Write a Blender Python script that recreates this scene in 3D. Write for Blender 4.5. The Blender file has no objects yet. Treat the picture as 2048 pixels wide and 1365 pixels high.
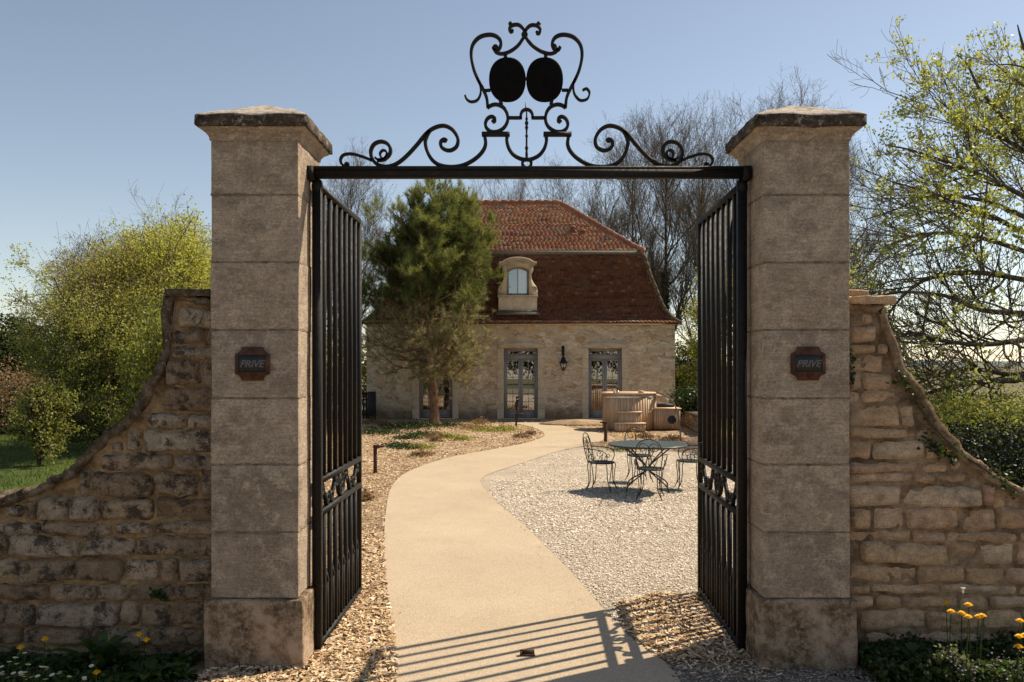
import bpy, math, random
import numpy as np
from mathutils import Vector

SC = bpy.context.scene
rng = np.random.default_rng(11)
random.seed(11)
R = math.radians

# ------------------------------------------------------------------ camera
F = 1600.0                      # focal length in photo pixels (2048 wide)
CX, CY, EYE = 1028.0, 731.0, 2.0
cam_d = bpy.data.cameras.new('camera')
cam_d.sensor_width = 36.0
cam_d.lens = F / 2048 * 36
cam_d.shift_x = -(CX - 1024) / 2048
cam_d.shift_y = (CY - 682.5) / 2048
cam_d.clip_start = 0.1
cam_d.clip_end = 6000
cam = bpy.data.objects.new('camera', cam_d)
cam.location = (0, 0, EYE)
cam.rotation_euler = (R(90), 0, 0)
SC.collection.objects.link(cam)
SC.camera = cam

# ------------------------------------------------------------------ light
SUN = Vector((2.66, 1.5, 3.34)).normalized()
sun_el = math.asin(SUN.z)
W = bpy.data.worlds.new('World')
SC.world = W
W.use_nodes = True
wn = W.node_tree.nodes; wl = W.node_tree.links
bg = wn['Background']
sky = wn.new('ShaderNodeTexSky')
sky.sky_type = 'NISHITA'
sky.sun_disc = False
sky.sun_elevation = sun_el
sky.sun_rotation = math.atan2(SUN.x, SUN.y)
sky.altitude = 200
sky.air_density = 1.0
sky.dust_density = 0.25
sky.ozone_density = 1.8
hs = wn.new('ShaderNodeHueSaturation')
hs.inputs['Saturation'].default_value = 0.84
wl.new(sky.outputs[0], hs.inputs['Color'])
tint = wn.new('ShaderNodeMix'); tint.data_type = 'RGBA'; tint.blend_type = 'MULTIPLY'
tint.inputs[0].default_value = 1.0
tint.inputs[7].default_value = (1.06, 0.98, 0.89, 1)
wl.new(hs.outputs[0], tint.inputs[6])
wl.new(tint.outputs[2], bg.inputs[0])
bg.inputs[1].default_value = 0.102
sd = bpy.data.lights.new('sun', 'SUN')
sd.energy = 4.9
sd.angle = R(0.55)
sd.color = (1.0, 0.88, 0.70)
so = bpy.data.objects.new('sun', sd)
so.rotation_euler = SUN.to_track_quat('Z', 'Y').to_euler()
so.location = (20, 10, 30)
SC.collection.objects.link(so)
SC.view_settings.view_transform = 'Standard'
SC.view_settings.look = 'None'
SC.view_settings.exposure = 0.46
SC.view_settings.gamma = 1.0

# ------------------------------------------------------------------ helpers
def PX(px, Y): return (px - CX) / F * Y
def PZ(py, Y): return EYE - (py - CY) / F * Y
def GY(py): return F * EYE / (py - CY)            # ground depth of a pixel row
def G(px, py):
    Y = GY(py)
    return (PX(px, Y), Y)

class MB:
    def __init__(s):
        s.v = []; s.f = []; s.a = []; s.n = 0
    def add(s, V, Fs, a=None):
        V = np.asarray(V, float).reshape(-1, 3)
        if not isinstance(Fs, list): Fs = [Fs]
        for i, f in enumerate(Fs):
            f = np.asarray(f, int)
            if f.ndim == 1: f = f[None]
            s.f.append(f + s.n)
            aa = a[i] if isinstance(a, list) else a
            if aa is None: aa = np.full(len(f), random.random())
            elif np.isscalar(aa): aa = np.full(len(f), aa)
            s.a.append(np.asarray(aa, float))
        s.v.append(V); s.n += len(V)
        return s
    def box(s, x0, x1, y0, y1, z0, z1, a=None, rot=None, piv=None):
        V = np.array([[x, y, z] for z in (z0, z1) for y in (y0, y1) for x in (x0, x1)], float)
        if rot is not None:
            p = np.array(piv if piv is not None else V.mean(0))
            V = (V - p) @ np.asarray(rot).T + p
        Fq = [[0, 2, 3, 1], [4, 5, 7, 6], [0, 1, 5, 4], [2, 6, 7, 3], [0, 4, 6, 2], [1, 3, 7, 5]]
        return s.add(V, np.array(Fq), a)
    def tubes(s, P, Rr, n=5, cap=False, a=None):
        P = np.asarray(P, float); Rr = np.asarray(Rr, float)
        if P.ndim == 2: P = P[None]; Rr = np.broadcast_to(Rr, P.shape[:2]) if Rr.ndim < 2 else Rr[None]
        B, K, _ = P.shape
        T = np.gradient(P, axis=1)
        T /= np.linalg.norm(T, axis=2, keepdims=True) + 1e-12
        # parallel transport of a frame
        ref = np.where(np.abs(T[:, 0, 2:3]) < 0.8, np.array([[0, 0, 1.0]]), np.array([[1.0, 0, 0]]))
        N1 = np.zeros_like(P)
        prev = ref
        for k in range(K):
            v = prev - (prev * T[:, k]).sum(1, keepdims=True) * T[:, k]
            v /= np.linalg.norm(v, axis=1, keepdims=True) + 1e-12
            N1[:, k] = v; prev = v
        N2 = np.cross(T, N1)
        an = np.arange(n) / n * 2 * np.pi
        V = P[:, :, None] + Rr[:, :, None, None] * (np.cos(an)[None, None, :, None] * N1[:, :, None] + np.sin(an)[None, None, :, None] * N2[:, :, None])
        b = np.arange(B)[:, None, None] * K * n; k = np.arange(K - 1)[None, :, None] * n; i = np.arange(n)[None, None, :]
        j = (i + 1) % n
        Fq = np.stack([b + k + i, b + k + j, b + k + n + j, b + k + n + i], -1).reshape(-1, 4)
        fa = None
        if a is not None: fa = np.repeat(np.broadcast_to(a, (B,)), (K - 1) * n)
        if cap:
            c0 = (np.arange(B)[:, None] * K * n + np.arange(n)[None, ::-1])
            c1 = (np.arange(B)[:, None] * K * n + (K - 1) * n + np.arange(n)[None])
            cc = np.concatenate([c0, c1])
            return s.add(V, [Fq, cc], [fa, None if a is None else np.full(len(cc), float(np.mean(a)))])
        return s.add(V, Fq, fa)
    def tube(s, pts, r, n=8, cap=True, a=None):
        pts = np.asarray(pts, float)
        rr = np.full(len(pts), r) if np.isscalar(r) else np.asarray(r, float)
        return s.tubes(pts[None], rr[None], n, cap, a)
    def ribbon(s, xz, th, y0, y1, a=None):
        """flat bar bent in the XZ plane: th = in-plane thickness, spans y0..y1"""
        xz = np.asarray(xz, float); K = len(xz)
        t = np.gradient(xz, axis=0); t /= np.linalg.norm(t, axis=1, keepdims=True) + 1e-12
        nn = np.stack([-t[:, 1], t[:, 0]], 1)
        th = np.broadcast_to(th, (K,))[:, None] * 0.5
        L = xz + nn * th; Q = xz - nn * th
        V = np.zeros((K, 4, 3))
        V[:, 0, [0, 2]] = L; V[:, 0, 1] = y0
        V[:, 1, [0, 2]] = Q; V[:, 1, 1] = y0
        V[:, 2, [0, 2]] = Q; V[:, 2, 1] = y1
        V[:, 3, [0, 2]] = L; V[:, 3, 1] = y1
        k = np.arange(K - 1)[:, None] * 4; i = np.arange(4)[None]; j = (i + 1) % 4
        Fq = np.stack([k + i, k + 4 + i, k + 4 + j, k + j], -1).reshape(-1, 4)
        e = (K - 1) * 4
        return s.add(V, [Fq, np.array([[0, 1, 2, 3], [e + 3, e + 2, e + 1, e]])], a)
    def lathe(s, prof, n=16, c=(0, 0, 0), a=None, axis='z'):
        prof = np.asarray(prof, float); K = len(prof)
        an = np.arange(n) / n * 2 * np.pi
        V = np.zeros((K, n, 3))
        V[..., 0] = prof[:, 0, None] * np.cos(an); V[..., 1] = prof[:, 0, None] * np.sin(an); V[..., 2] = prof[:, 1, None]
        if axis == 'y': V = V[..., [0, 2, 1]] * np.array([1, 1, 1])
        V = V + np.array(c)
        k = np.arange(K - 1)[:, None] * n; i = np.arange(n)[None]; j = (i + 1) % n
        Fq = np.stack([k + i, k + j, k + n + j, k + n + i], -1).reshape(-1, 4)
        if axis == 'y': Fq = Fq[:, ::-1]
        e = (K - 1) * n
        return s.add(V, [Fq, np.array([np.arange(n)[::-1]]), np.array([e + np.arange(n)])], a)
    def prism_y(s, xz, y0, y1, a=None):
        """polygon in XZ (counter-clockwise seen from -Y) extruded y0..y1"""
        xz = np.asarray(xz, float); n = len(xz)
        V = np.zeros((2 * n, 3)); V[:n, [0, 2]] = xz; V[:n, 1] = y0; V[n:, [0, 2]] = xz; V[n:, 1] = y1
        i = np.arange(n); j = (i + 1) % n
        return s.add(V, [np.array([i]), np.array([n + i[::-1]]), np.stack([i, n + i, n + j, j], 1)], a)
    def prism_z(s, xy, z0, z1, a=None):
        xy = np.asarray(xy, float); n = len(xy)
        V = np.zeros((2 * n, 3)); V[:n, :2] = xy; V[:n, 2] = z1; V[n:, :2] = xy; V[n:, 2] = z0
        i = np.arange(n); j = (i + 1) % n
        return s.add(V, [np.array([i]), np.array([n + i[::-1]]), np.stack([i, n + i, n + j, j], 1)], a)
    def rbox(s, x0, x1, y0, y1, z0, z1, r=0.01, step=0.05, amp=0.0, fr=9.0, seed=0, a=None):
        """rounded, gently uneven block"""
        lo = np.array([x0, y0, z0]); hi = np.array([x1, y1, z1])
        val = random.random() if a is None else a
        for ax in range(3):
            u, v = [q for q in range(3) if q != ax]
            def cuts(q):
                m = max(2, int((hi[q] - lo[q]) / step))
                t = np.linspace(lo[q], hi[q], m + 1)
                return np.unique(np.concatenate([t, [lo[q] + r * .4, lo[q] + r, hi[q] - r, hi[q] - r * .4]]))
            cu, cv = cuts(u), cuts(v)
            for sgn in (0, 1):
                A, B = np.meshgrid(cu, cv, indexing='ij')
                P = np.zeros(A.shape + (3,)); P[..., u] = A; P[..., v] = B; P[..., ax] = hi[ax] if sgn else lo[ax]
                q = np.clip(P, lo + r, hi - r); d = P - q
                nrm = d / (np.linalg.norm(d, axis=-1, keepdims=True) + 1e-9)
                P = q + nrm * r
                if amp: P = P + nrm * (amp * vnoise(P * fr, seed))[..., None]
                m, n = A.shape
                I = np.arange(m * n).reshape(m, n)
                Fq = np.stack([I[:-1, :-1], I[1:, :-1], I[1:, 1:], I[:-1, 1:]], -1).reshape(-1, 4)
                flip = (sgn == 0) ^ (ax == 1)
                if flip: Fq = Fq[:, ::-1]
                s.add(P, Fq, val)
        return s
    def build(s, name, mat, parent=None, off=None, smooth=False, loc=None):
        me = bpy.data.meshes.new(name)
        V = np.concatenate(s.v).astype(np.float32)
        if off is not None: V = V - np.asarray(off, np.float32)
        tot = [len(f) for f in s.f]; cnt = sum(tot)
        sizes = np.concatenate([np.full(len(f), f.shape[1], np.int32) for f in s.f])
        idx = np.concatenate([f.ravel() for f in s.f]).astype(np.int32)
        me.vertices.add(len(V)); me.vertices.foreach_set('co', V.ravel())
        me.loops.add(len(idx)); me.loops.foreach_set('vertex_index', idx)
        me.polygons.add(cnt)
        st = np.zeros(cnt, np.int32); st[1:] = np.cumsum(sizes)[:-1]
        me.polygons.foreach_set('loop_start', st); me.polygons.foreach_set('loop_total', sizes)
        if smooth: me.polygons.foreach_set('use_smooth', np.ones(cnt, bool))
        me.update(calc_edges=True)
        at = me.attributes.new('rnd', 'FLOAT', 'FACE')
        at.data.foreach_set('value', np.concatenate(s.a).astype(np.float32))
        me.validate()
        me.materials.append(mat)
        o = bpy.data.objects.new(name, me)
        SC.collection.objects.link(o)
        if parent is not None: o.parent = parent
        if loc is not None: o.location = loc
        return o

def vnoise(p, seed=0):
    """cheap smooth pseudo-noise, about -1..1"""
    r = np.random.default_rng(seed + 100)
    out = 0; amp = 1; tot = 0
    for o in range(3):
        acc = 0
        for i in range(4):
            k = r.normal(size=3) * (1.9 ** o); ph = r.uniform(0, 6.28)
            acc = acc + np.sin(p @ k + ph + 1.3 * np.sin(p @ k[[1, 2, 0]] * .7 + ph))
        out = out + amp * acc / 2.2; tot += amp; amp *= .55
    return out / tot

def cr(pts, m=8):
    """Catmull-Rom through points"""
    P = np.asarray(pts, float)
    Q = np.concatenate([[2 * P[0] - P[1]], P, [2 * P[-1] - P[-2]]])
    t = np.linspace(0, 1, m, endpoint=False)[:, None]
    out = []
    for i in range(len(P) - 1):
        a, b, c, d = Q[i:i + 4]
        out.append(.5 * ((2 * b) + (-a + c) * t + (2 * a - 5 * b + 4 * c - d) * t ** 2 + (-a + 3 * b - 3 * c + d) * t ** 3))
    out.append(P[-1:])
    return np.concatenate(out)

def tag(o, label, cat=None, group=None, kind=None):
    if label: o['label'] = label
    if cat: o['category'] = cat
    if group: o['group'] = group
    if kind: o['kind'] = kind
    return o
def thing(name, label, cat, loc=(0, 0, 0), rz=0, group=None):
    o = bpy.data.objects.new(name, None)
    o.empty_display_size = .1
    o.location = loc; o.rotation_euler = (0, 0, rz)
    SC.collection.objects.link(o)
    return tag(o, label, cat, group)
def dup(root, loc, rz=0, label=None, group=None, scale=None):
    r = root.copy(); SC.collection.objects.link(r)
    r.location = loc; r.rotation_euler = (0, 0, rz)
    if scale is not None: r.scale = (scale,) * 3 if np.isscalar(scale) else scale
    if label: r['label'] = label
    if group: r['group'] = group
    for ch in list(root.children):
        c = ch.copy(); SC.collection.objects.link(c); c.parent = r
        for g in ch.children:
            d = g.copy(); SC.collection.objects.link(d); d.parent = c
    return r

# ------------------------------------------------------------------ materials
class N:
    def __init__(s, name):
        s.m = bpy.data.materials.new(name); s.m.use_nodes = True
        s.t = s.m.node_tree; s.b = s.t.nodes['Principled BSDF']; s.out = s.t.nodes['Material Output']
        s.co = s.t.nodes.new('ShaderNodeTexCoord').outputs['Object']
    def lk(s, a, b): s.t.links.new(a, b)
    def put(s, sock, v):
        if hasattr(v, 'is_output'): s.lk(v, sock)
        elif isinstance(v, (tuple, list)) and len(v) == 3 and sock.type == 'RGBA': sock.default_value = (*v, 1)
        else: sock.default_value = v
    def map(s, scale=(1, 1, 1), loc=(0, 0, 0), co=None):
        n = s.t.nodes.new('ShaderNodeMapping'); s.lk(co or s.co, n.inputs[0])
        n.inputs['Scale'].default_value = scale; n.inputs['Location'].default_value = loc
        return n.outputs[0]
    def noise(s, scale, detail=4, rough=.6, co=None, dist=0):
        n = s.t.nodes.new('ShaderNodeTexNoise'); s.lk(co or s.co, n.inputs[0])
        n.inputs['Scale'].default_value = scale; n.inputs['Detail'].default_value = detail
        n.inputs['Roughness'].default_value = rough; n.inputs['Distortion'].default_value = dist
        return n.outputs[0]
    def vor(s, scale, co=None, feature='F1', out='Distance', rnd=1):
        n = s.t.nodes.new('ShaderNodeTexVoronoi'); s.lk(co or s.co, n.inputs[0])
        n.feature = feature; n.inputs['Scale'].default_value = scale; n.inputs['Randomness'].default_value = rnd
        return n.outputs[out]
    def ramp(s, fac, pts, mode='LINEAR'):
        n = s.t.nodes.new('ShaderNodeValToRGB'); s.lk(fac, n.inputs[0])
        e = n.color_ramp.elements; n.color_ramp.interpolation = mode
        while len(e) < len(pts): e.new(.5)
        for i, (p, c) in enumerate(pts):
            e[i].position = p
            e[i].color = (c, c, c, 1) if np.isscalar(c) else (*c, 1)
        return n.outputs[0]
    def mix(s, f, a, b, mode='MIX'):
        n = s.t.nodes.new('ShaderNodeMix'); n.data_type = 'RGBA'; n.blend_type = mode
        s.put(n.inputs[0], f); s.put(n.inputs[6], a); s.put(n.inputs[7], b)
        return n.outputs[2]
    def math(s, op, a, b=0.0, c=None):
        n = s.t.nodes.new('ShaderNodeMath'); n.operation = op
        s.put(n.inputs[0], a); s.put(n.inputs[1], b)
        if c is not None: s.put(n.inputs[2], c)
        return n.outputs[0]
    def attr(s, name='rnd'):
        n = s.t.nodes.new('ShaderNodeAttribute'); n.attribute_name = name
        return n.outputs['Fac']
    def sep(s, co=None):
        n = s.t.nodes.new('ShaderNodeSeparateXYZ'); s.lk(co or s.co, n.inputs[0]); return n.outputs
    def bump(s, h, strength=.5, dist=.01, nrm=None):
        n = s.t.nodes.new('ShaderNodeBump'); s.lk(h, n.inputs['Height'])
        n.inputs['Strength'].default_value = strength; n.inputs['Distance'].default_value = dist
        if nrm: s.lk(nrm, n.inputs['Normal'])
        s.lk(n.outputs[0], s.b.inputs['Normal']); return n.outputs[0]
    def col(s, c): s.put(s.b.inputs['Base Color'], c); return s
    def rough(s, r, spec=None):
        s.put(s.b.inputs['Roughness'], r)
        if spec is not None: s.b.inputs['Specular IOR Level'].default_value = spec
        return s
M = {}

def m_pillar(tintc=(1, 1, 1)):
    n = N('weathered_sandstone')
    stain = n.noise(1.6, 6, .68, co=n.map((1.0, 1.0, .75)))
    c = n.ramp(stain, [(.36, (.31, .235, .168)), (.50, (.44, .34, .25)), (.64, (.57, .455, .345))])
    a = n.attr()
    c = n.mix(n.math('MULTIPLY', a, .7), c, n.mix(n.ramp(a, [(.4, 0), (.6, 1)]), (.31, .235, .168), (.47, .355, .255)))
    streak = n.noise(2.6, 7, .8, co=n.map((1.6, 1.6, 2.4)))
    c = n.mix(n.ramp(streak, [(.48, 0), (.62, .6)]), c, (.20, .150, .108))
    bl = n.noise(9, 6, .8)
    c = n.mix(n.ramp(bl, [(.52, 0), (.58, .6)]), c, (.60, .465, .335))
    gr = n.noise(70, 3, .7)
    c = n.mix(.55, c, n.ramp(gr, [(.32, .45), (.68, 1.45)]), 'MULTIPLY')
    fine = n.noise(60, 4, .75, co=n.map((.25, .25, 2.2)))
    c = n.mix(.6, c, n.ramp(n.noise(16, 5, .8, co=n.map((.5, .5, 6))), [(.36, .7), (.64, 1.25)]), 'MULTIPLY')
    n.col(c).rough(.92, .2)
    n.bump(n.math('ADD', n.math('MULTIPLY', fine, 1.0), gr), 1.0, .010)
    return n.m
M['pillar'] = m_pillar()
def m_base():
    n = N('mossy_base_stone')
    z = n.sep()[2]
    s1 = n.noise(4, 6, .75)
    c = n.ramp(s1, [(.38, (.075, .048, .026)), (.5, (.22, .150, .090)), (.62, (.46, .34, .24))])
    c = n.mix(n.ramp(n.noise(26, 4, .8), [(.50, 0), (.60, .7)]), c, (.40, .30, .21))
    n.col(c).rough(.95, .2)
    n.bump(n.math('ADD', n.noise(22, 5, .8), n.math('MULTIPLY', n.noise(90, 2), .5)), .9, .014)
    return n.m
M['base'] = m_base()
def m_cap():
    n = N('dark_lichen_capstone')
    c = n.ramp(n.noise(6, 6, .8), [(.38, (.025, .020, .016)), (.52, (.075, .056, .040)), (.66, (.20, .15, .11))])
    z = n.sep()[2]
    c = n.mix(n.ramp(n.noise(20, 5, .8), [(.55, 0), (.63, 1)]), c, (.34, .29, .23))
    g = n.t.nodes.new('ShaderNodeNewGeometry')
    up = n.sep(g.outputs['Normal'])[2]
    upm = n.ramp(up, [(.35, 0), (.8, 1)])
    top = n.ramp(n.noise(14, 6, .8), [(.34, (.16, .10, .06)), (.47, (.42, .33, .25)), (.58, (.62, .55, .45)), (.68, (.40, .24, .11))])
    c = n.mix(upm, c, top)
    dn = n.ramp(up, [(-.0, 0), (.01, 0)])
    n.col(c).rough(.95, .2)
    n.bump(n.noise(34, 5, .8), .9, .014)
    return n.m
M['cap'] = m_cap()
def m_stone(dark):
    n = N('rubble_stone_dark' if dark else 'rubble_stone_warm')
    a = n.attr()
    if dark:
        base = n.ramp(a, [(0, (.33, .225, .135)), (.35, (.46, .335, .22)), (.7, (.56, .43, .30)), (1, (.40, .30, .21))])
        lich = n.ramp(n.noise(7, 7, .8), [(.50, 0), (.58, .85)])
        lw = n.ramp(n.noise(38, 4, .75), [(.62, 0), (.68, .9)])
    else:
        base = n.ramp(a, [(0, (.56, .36, .21)), (.3, (.74, .51, .31)), (.6, (.66, .43, .26)), (.85, (.76, .57, .38)), (1, (.64, .37, .245))])
        lich = n.ramp(n.noise(5, 7, .8), [(.55, 0), (.66, .6)])
        lw = n.ramp(n.noise(38, 4, .75), [(.70, 0), (.76, .6)])
    v = n.noise(11, 6, .75)
    c = n.mix(.75, base, n.ramp(v, [(.3, .5), (.7, 1.5)]), 'MULTIPLY')
    c = n.mix(lich, c, (.060, .046, .034) if dark else (.13, .10, .075))
    c = n.mix(lw, c, (.42, .38, .33))
    c = n.mix(.6, c, n.ramp(n.noise(90, 3, .8), [(.3, .55), (.7, 1.4)]), 'MULTIPLY')
    n.col(c).rough(.95, .15)
    n.bump(n.math('ADD', n.math('MULTIPLY', n.noise(14, 6, .85), 1.3), n.math('ADD', n.math('MULTIPLY', n.noise(80, 3, .7), .4), n.math('MULTIPLY', n.ramp(n.vor(9, co=n.map((1, 1, 2.2)), feature='DISTANCE_TO_EDGE'), [(0, 0), (.06, 1)]), .18))), 1.0, .030)
    return n.m
M['stone_d'] = m_stone(True); M['stone_w'] = m_stone(False)
def m_mortar(dark):
    n = N('old_lime_mortar')
    c = n.ramp(n.noise(7, 7, .75), [(.33, (.10, .060, .030)), (.5, (.36, .235, .12) if dark else (.30, .205, .125)), (.66, (.56, .38, .20) if dark else (.52, .38, .25))])
    c = n.mix(n.ramp(n.noise(3, 6, .8), [(.52, 0), (.66, .7)]), c, (.075, .055, .038))
    n.col(c).rough(.97, .1)
    n.bump(n.noise(30, 6, .8), 1.0, .02)
    return n.m
M['mort_d'] = m_mortar(True); M['mort_w'] = m_mortar(False)
def m_coping():
    n = N('mossy_mortar_coping')
    c = n.ramp(n.noise(9, 7, .8), [(.36, (.04, .030, .020)), (.5, (.15, .105, .065)), (.64, (.33, .25, .17))])
    c = n.mix(n.ramp(n.noise(34, 4, .75), [(.60, 0), (.68, 1)]), c, (.48, .42, .34))
    n.col(c).rough(.97, .1)
    n.bump(n.noise(24, 6, .85), 1.0, .03)
    return n.m
M['cope'] = m_coping()
def m_iron(name='black_painted_iron', c=(.010, .0085, .0075), rust=.22, ro=.62):
    n = N(name)
    k = n.noise(18, 5, .7)
    cc = n.mix(n.ramp(k, [(.56, 0), (.72, rust)]), c, (.10, .05, .028))
    n.col(cc).rough(n.ramp(n.noise(40, 3), [(.3, ro - .12), (.7, ro + .15)]), .3)
    n.bump(n.noise(60, 4), .35, .002)
    return n.m
M['iron'] = m_iron()
M['iron_green'] = m_iron('dark_green_grey_iron', (.022, .030, .028), .15, .42)
M['tabletop'] = m_iron('grey_green_table_metal', (.065, .080, .074), .05, .38)
M['rust'] = m_iron('rusty_corten', (.085, .038, .022), .5, .8)
M['anthracite'] = m_iron('anthracite_metal', (.030, .028, .027), .1, .6)
def m_flat(name, c, ro=.6, var=.25, sc=8, bump=.2, metal=0):
    n = N(name)
    v = n.noise(sc, 4)
    cc = n.mix(1.0, c, n.ramp(v, [(.3, 1 - var), (.7, 1 + var)]), 'MULTIPLY')
    n.col(cc).rough(ro)
    n.b.inputs['Metallic'].default_value = metal
    n.bump(n.noise(sc * 6, 3), bump, .004)
    return n.m
M['grey_paint'] = m_flat('grey_painted_joinery', (.30, .28, .275), .5, .08)
M['chrome'] = m_flat('bright_steel', (.6, .6, .6), .22, .05, metal=1)
M['curtain'] = m_flat('pale_curtain', (.62, .55, .42), .9, .1)
M['dark'] = m_flat('dark_room', (.012, .010, .009), .9, .3)
M['letter'] = m_flat('worn_silver_lettering', (.13, .118, .11), .6, .3, 60)
M['panel'] = m_flat('slate_plaque_panel', (.022, .020, .019), .5, .3, 30)
def m_plaque():
    n = N('rusty_plaque')
    c = n.ramp(n.noise(14, 6, .7), [(.34, (.030, .012, .007)), (.5, (.085, .030, .013)), (.66, (.14, .052, .020))])
    n.col(c).rough(.8); n.bump(n.noise(120, 4), .5, .003); return n.m
M['plaque'] = m_plaque()
def m_limestone(name='pale_dressed_limestone', k=1.0):
    n = N(name)
    c = n.ramp(n.noise(3, 6, .7), [(.35, (.54 * k, .43 * k, .30 * k)), (.55, (.68 * k, .56 * k, .41 * k)), (.7, (.76 * k, .65 * k, .49 * k))])
    c = n.mix(.5, c, n.ramp(n.noise(40, 3), [(.3, .75), (.7, 1.2)]), 'MULTIPLY')
    n.col(c).rough(.9, .2); n.bump(n.noise(30, 5), .5, .01); return n.m
M['lime'] = m_limestone()
M['lime_b'] = m_limestone('surround_stone', .92)
def m_housewall():
    n = N('pointed_rubble_wall')
    w = n.noise(1.8, 3, .6)
    wob = n.t.nodes.new('ShaderNodeVectorMath'); wob.operation = 'ADD'
    cmb = n.t.nodes.new('ShaderNodeCombineXYZ')
    n.lk(n.math('MULTIPLY', n.noise(2.3, 5, .75), .9), cmb.inputs[0]); n.lk(n.math('MULTIPLY', n.noise(3.3, 5, .7), .45), cmb.inputs[2])
    n.lk(n.co, wob.inputs[0]); n.lk(cmb.outputs[0], wob.inputs[1])
    sc = n.map((2.9, .01, 8.0), co=wob.outputs[0])
    cell = n.vor(1.0, co=sc, out='Color'); dist = n.vor(1.0, co=sc, feature='DISTANCE_TO_EDGE')
    cv = n.sep(cell)
    stone = n.ramp(cv[0], [(0, (.58, .42, .27)), (.3, (.76, .61, .44)), (.5, (.52, .39, .26)), (.7, (.68, .46, .25)), (.88, (.38, .24, .15)), (1, (.78, .65, .49))])
    mortar = n.ramp(n.noise(5, 5, .7), [(.35, (.76, .64, .47)), (.65, (.88, .77, .60))])
    edge = n.ramp(dist, [(.02, 0), (.09, 1)])
    expo = n.ramp(n.noise(1.7, 4, .7), [(.34, .25), (.50, 1)])
    c = n.mix(n.math('MULTIPLY', edge, expo), mortar, stone)
    c = n.mix(.8, c, n.ramp(n.noise(22, 5, .75), [(.3, .68), (.7, 1.25)]), 'MULTIPLY')
    c = n.mix(n.ramp(n.noise(2.6, 6, .75), [(.54, 0), (.70, .45)]), c, (.38, .29, .21))
    z = n.sep()[2]
    damp = n.math('ADD', n.math('MULTIPLY', z, -1.25), n.math('ADD', n.math('MULTIPLY', n.noise(2.2, 5), 1.1), .55))
    c = n.mix(n.ramp(damp, [(.45, 0), (1.0, .78)]), c, (.15, .105, .070))
    n.col(c).rough(.95, .15)
    n.bump(n.math('ADD', n.math('MULTIPLY', edge, .8), n.math('MULTIPLY', n.noise(26, 5), .8)), .8, .03)
    return n.m
M['hwall'] = m_housewall()
def m_tiles(name, pts):
    n = N(name)
    c = n.ramp(n.attr(), pts)
    c = n.mix(.8, c, n.ramp(n.noise(24, 4, .7), [(.3, .6), (.7, 1.35)]), 'MULTIPLY')
    c = n.mix(n.ramp(n.noise(1.3, 6, .75), [(.5, 0), (.7, .45)]), c, (.13, .10, .075))
    n.col(c).rough(.9, .2); n.bump(n.noise(60, 3), .4, .004); return n.m
M['tile_top'] = m_tiles('terracotta_and_lit_eaves_tiles', [(0, (.20, .085, .05)), (.2, (.38, .14, .072)), (.42, (.48, .19, .09)), (.58, (.30, .125, .072)), (.76, (.50, .24, .125)), (.93, (.50, .33, .20)), (1, (.26, .19, .13))])
M['tile_low'] = m_tiles('dark_brown_clay_tiles', [(0, (.075, .034, .022)), (.3, (.125, .050, .029)), (.65, (.165, .064, .036)), (.85, (.14, .068, .042)), (.96, (.24, .135, .08)), (1, (.10, .055, .036))])
M['ridge'] = m_tiles('hip_and_ridge_clay', [(0, (.30, .12, .07)), (1, (.42, .20, .12))])
M['wood_grey'] = m_flat('grey_fascia_wood', (.17, .15, .12), .85, .2)
def m_wood(name, k=1):
    n = N(name)
    p = n.attr()
    g = n.noise(5, 5, .6, co=n.map((7, 7, .6)))
    c = n.ramp(g, [(.3, (.44 * k, .285 * k, .165 * k)), (.7, (.62 * k, .43 * k, .27 * k))])
    c = n.mix(.7, c, n.ramp(p, [(0, .75), (1, 1.2)]), 'MULTIPLY')
    kn = n.vor(2.2, co=n.map((3, 3, 1.2)))
    c = n.mix(n.ramp(kn, [(.05, .8), (.12, 0)]), c, (.15, .06, .03))
    n.col(c).rough(.65); n.bump(g, .3, .004); return n.m
M['wood'] = m_wood('warm_larch_boards'); M['wood_pale'] = m_wood('pale_larch_edging', 1.35)
def m_leaf(name, cols, trans=.5, tcol=None, ro=.5):
    n = N(name)
    a = n.attr()
    c = n.ramp(a, [(i / (len(cols) - 1), q) for i, q in enumerate(cols)])
    n.col(c).rough(ro, .3)
    tr = n.t.nodes.new('ShaderNodeBsdfTranslucent')
    n.lk(n.mix(1.0, c, tcol or (1.5, 1.5, .9), 'MULTIPLY'), tr.inputs[0])
    mx = n.t.nodes.new('ShaderNodeMixShader'); mx.inputs[0].default_value = trans
    n.lk(n.b.outputs[0], mx.inputs[1]); n.lk(tr.outputs[0], mx.inputs[2]); n.lk(mx.outputs[0], n.out.inputs[0])
    return n.m
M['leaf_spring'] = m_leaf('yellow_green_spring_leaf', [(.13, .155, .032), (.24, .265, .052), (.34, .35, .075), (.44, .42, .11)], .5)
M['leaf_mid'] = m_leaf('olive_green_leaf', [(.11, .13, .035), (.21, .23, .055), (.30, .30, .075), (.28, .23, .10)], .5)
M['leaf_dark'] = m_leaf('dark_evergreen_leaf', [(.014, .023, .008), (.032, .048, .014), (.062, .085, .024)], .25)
M['leaf_pale'] = m_leaf('pale_spring_leaf', [(.13, .15, .045), (.24, .26, .075), (.35, .36, .105), (.46, .45, .16)], .5)
M['leaf_bud'] = m_leaf('pale_bud_leaf', [(.10, .09, .04), (.16, .14, .05), (.20, .19, .06)], .3)
M['leaf_ivy'] = m_leaf('ivy_leaf', [(.015, .030, .008), (.035, .060, .014), (.07, .09, .02)], .25)
M['leaf_weed'] = m_leaf('weed_leaf', [(.022, .042, .010), (.05, .085, .018), (.09, .13, .03)], .35)
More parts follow.
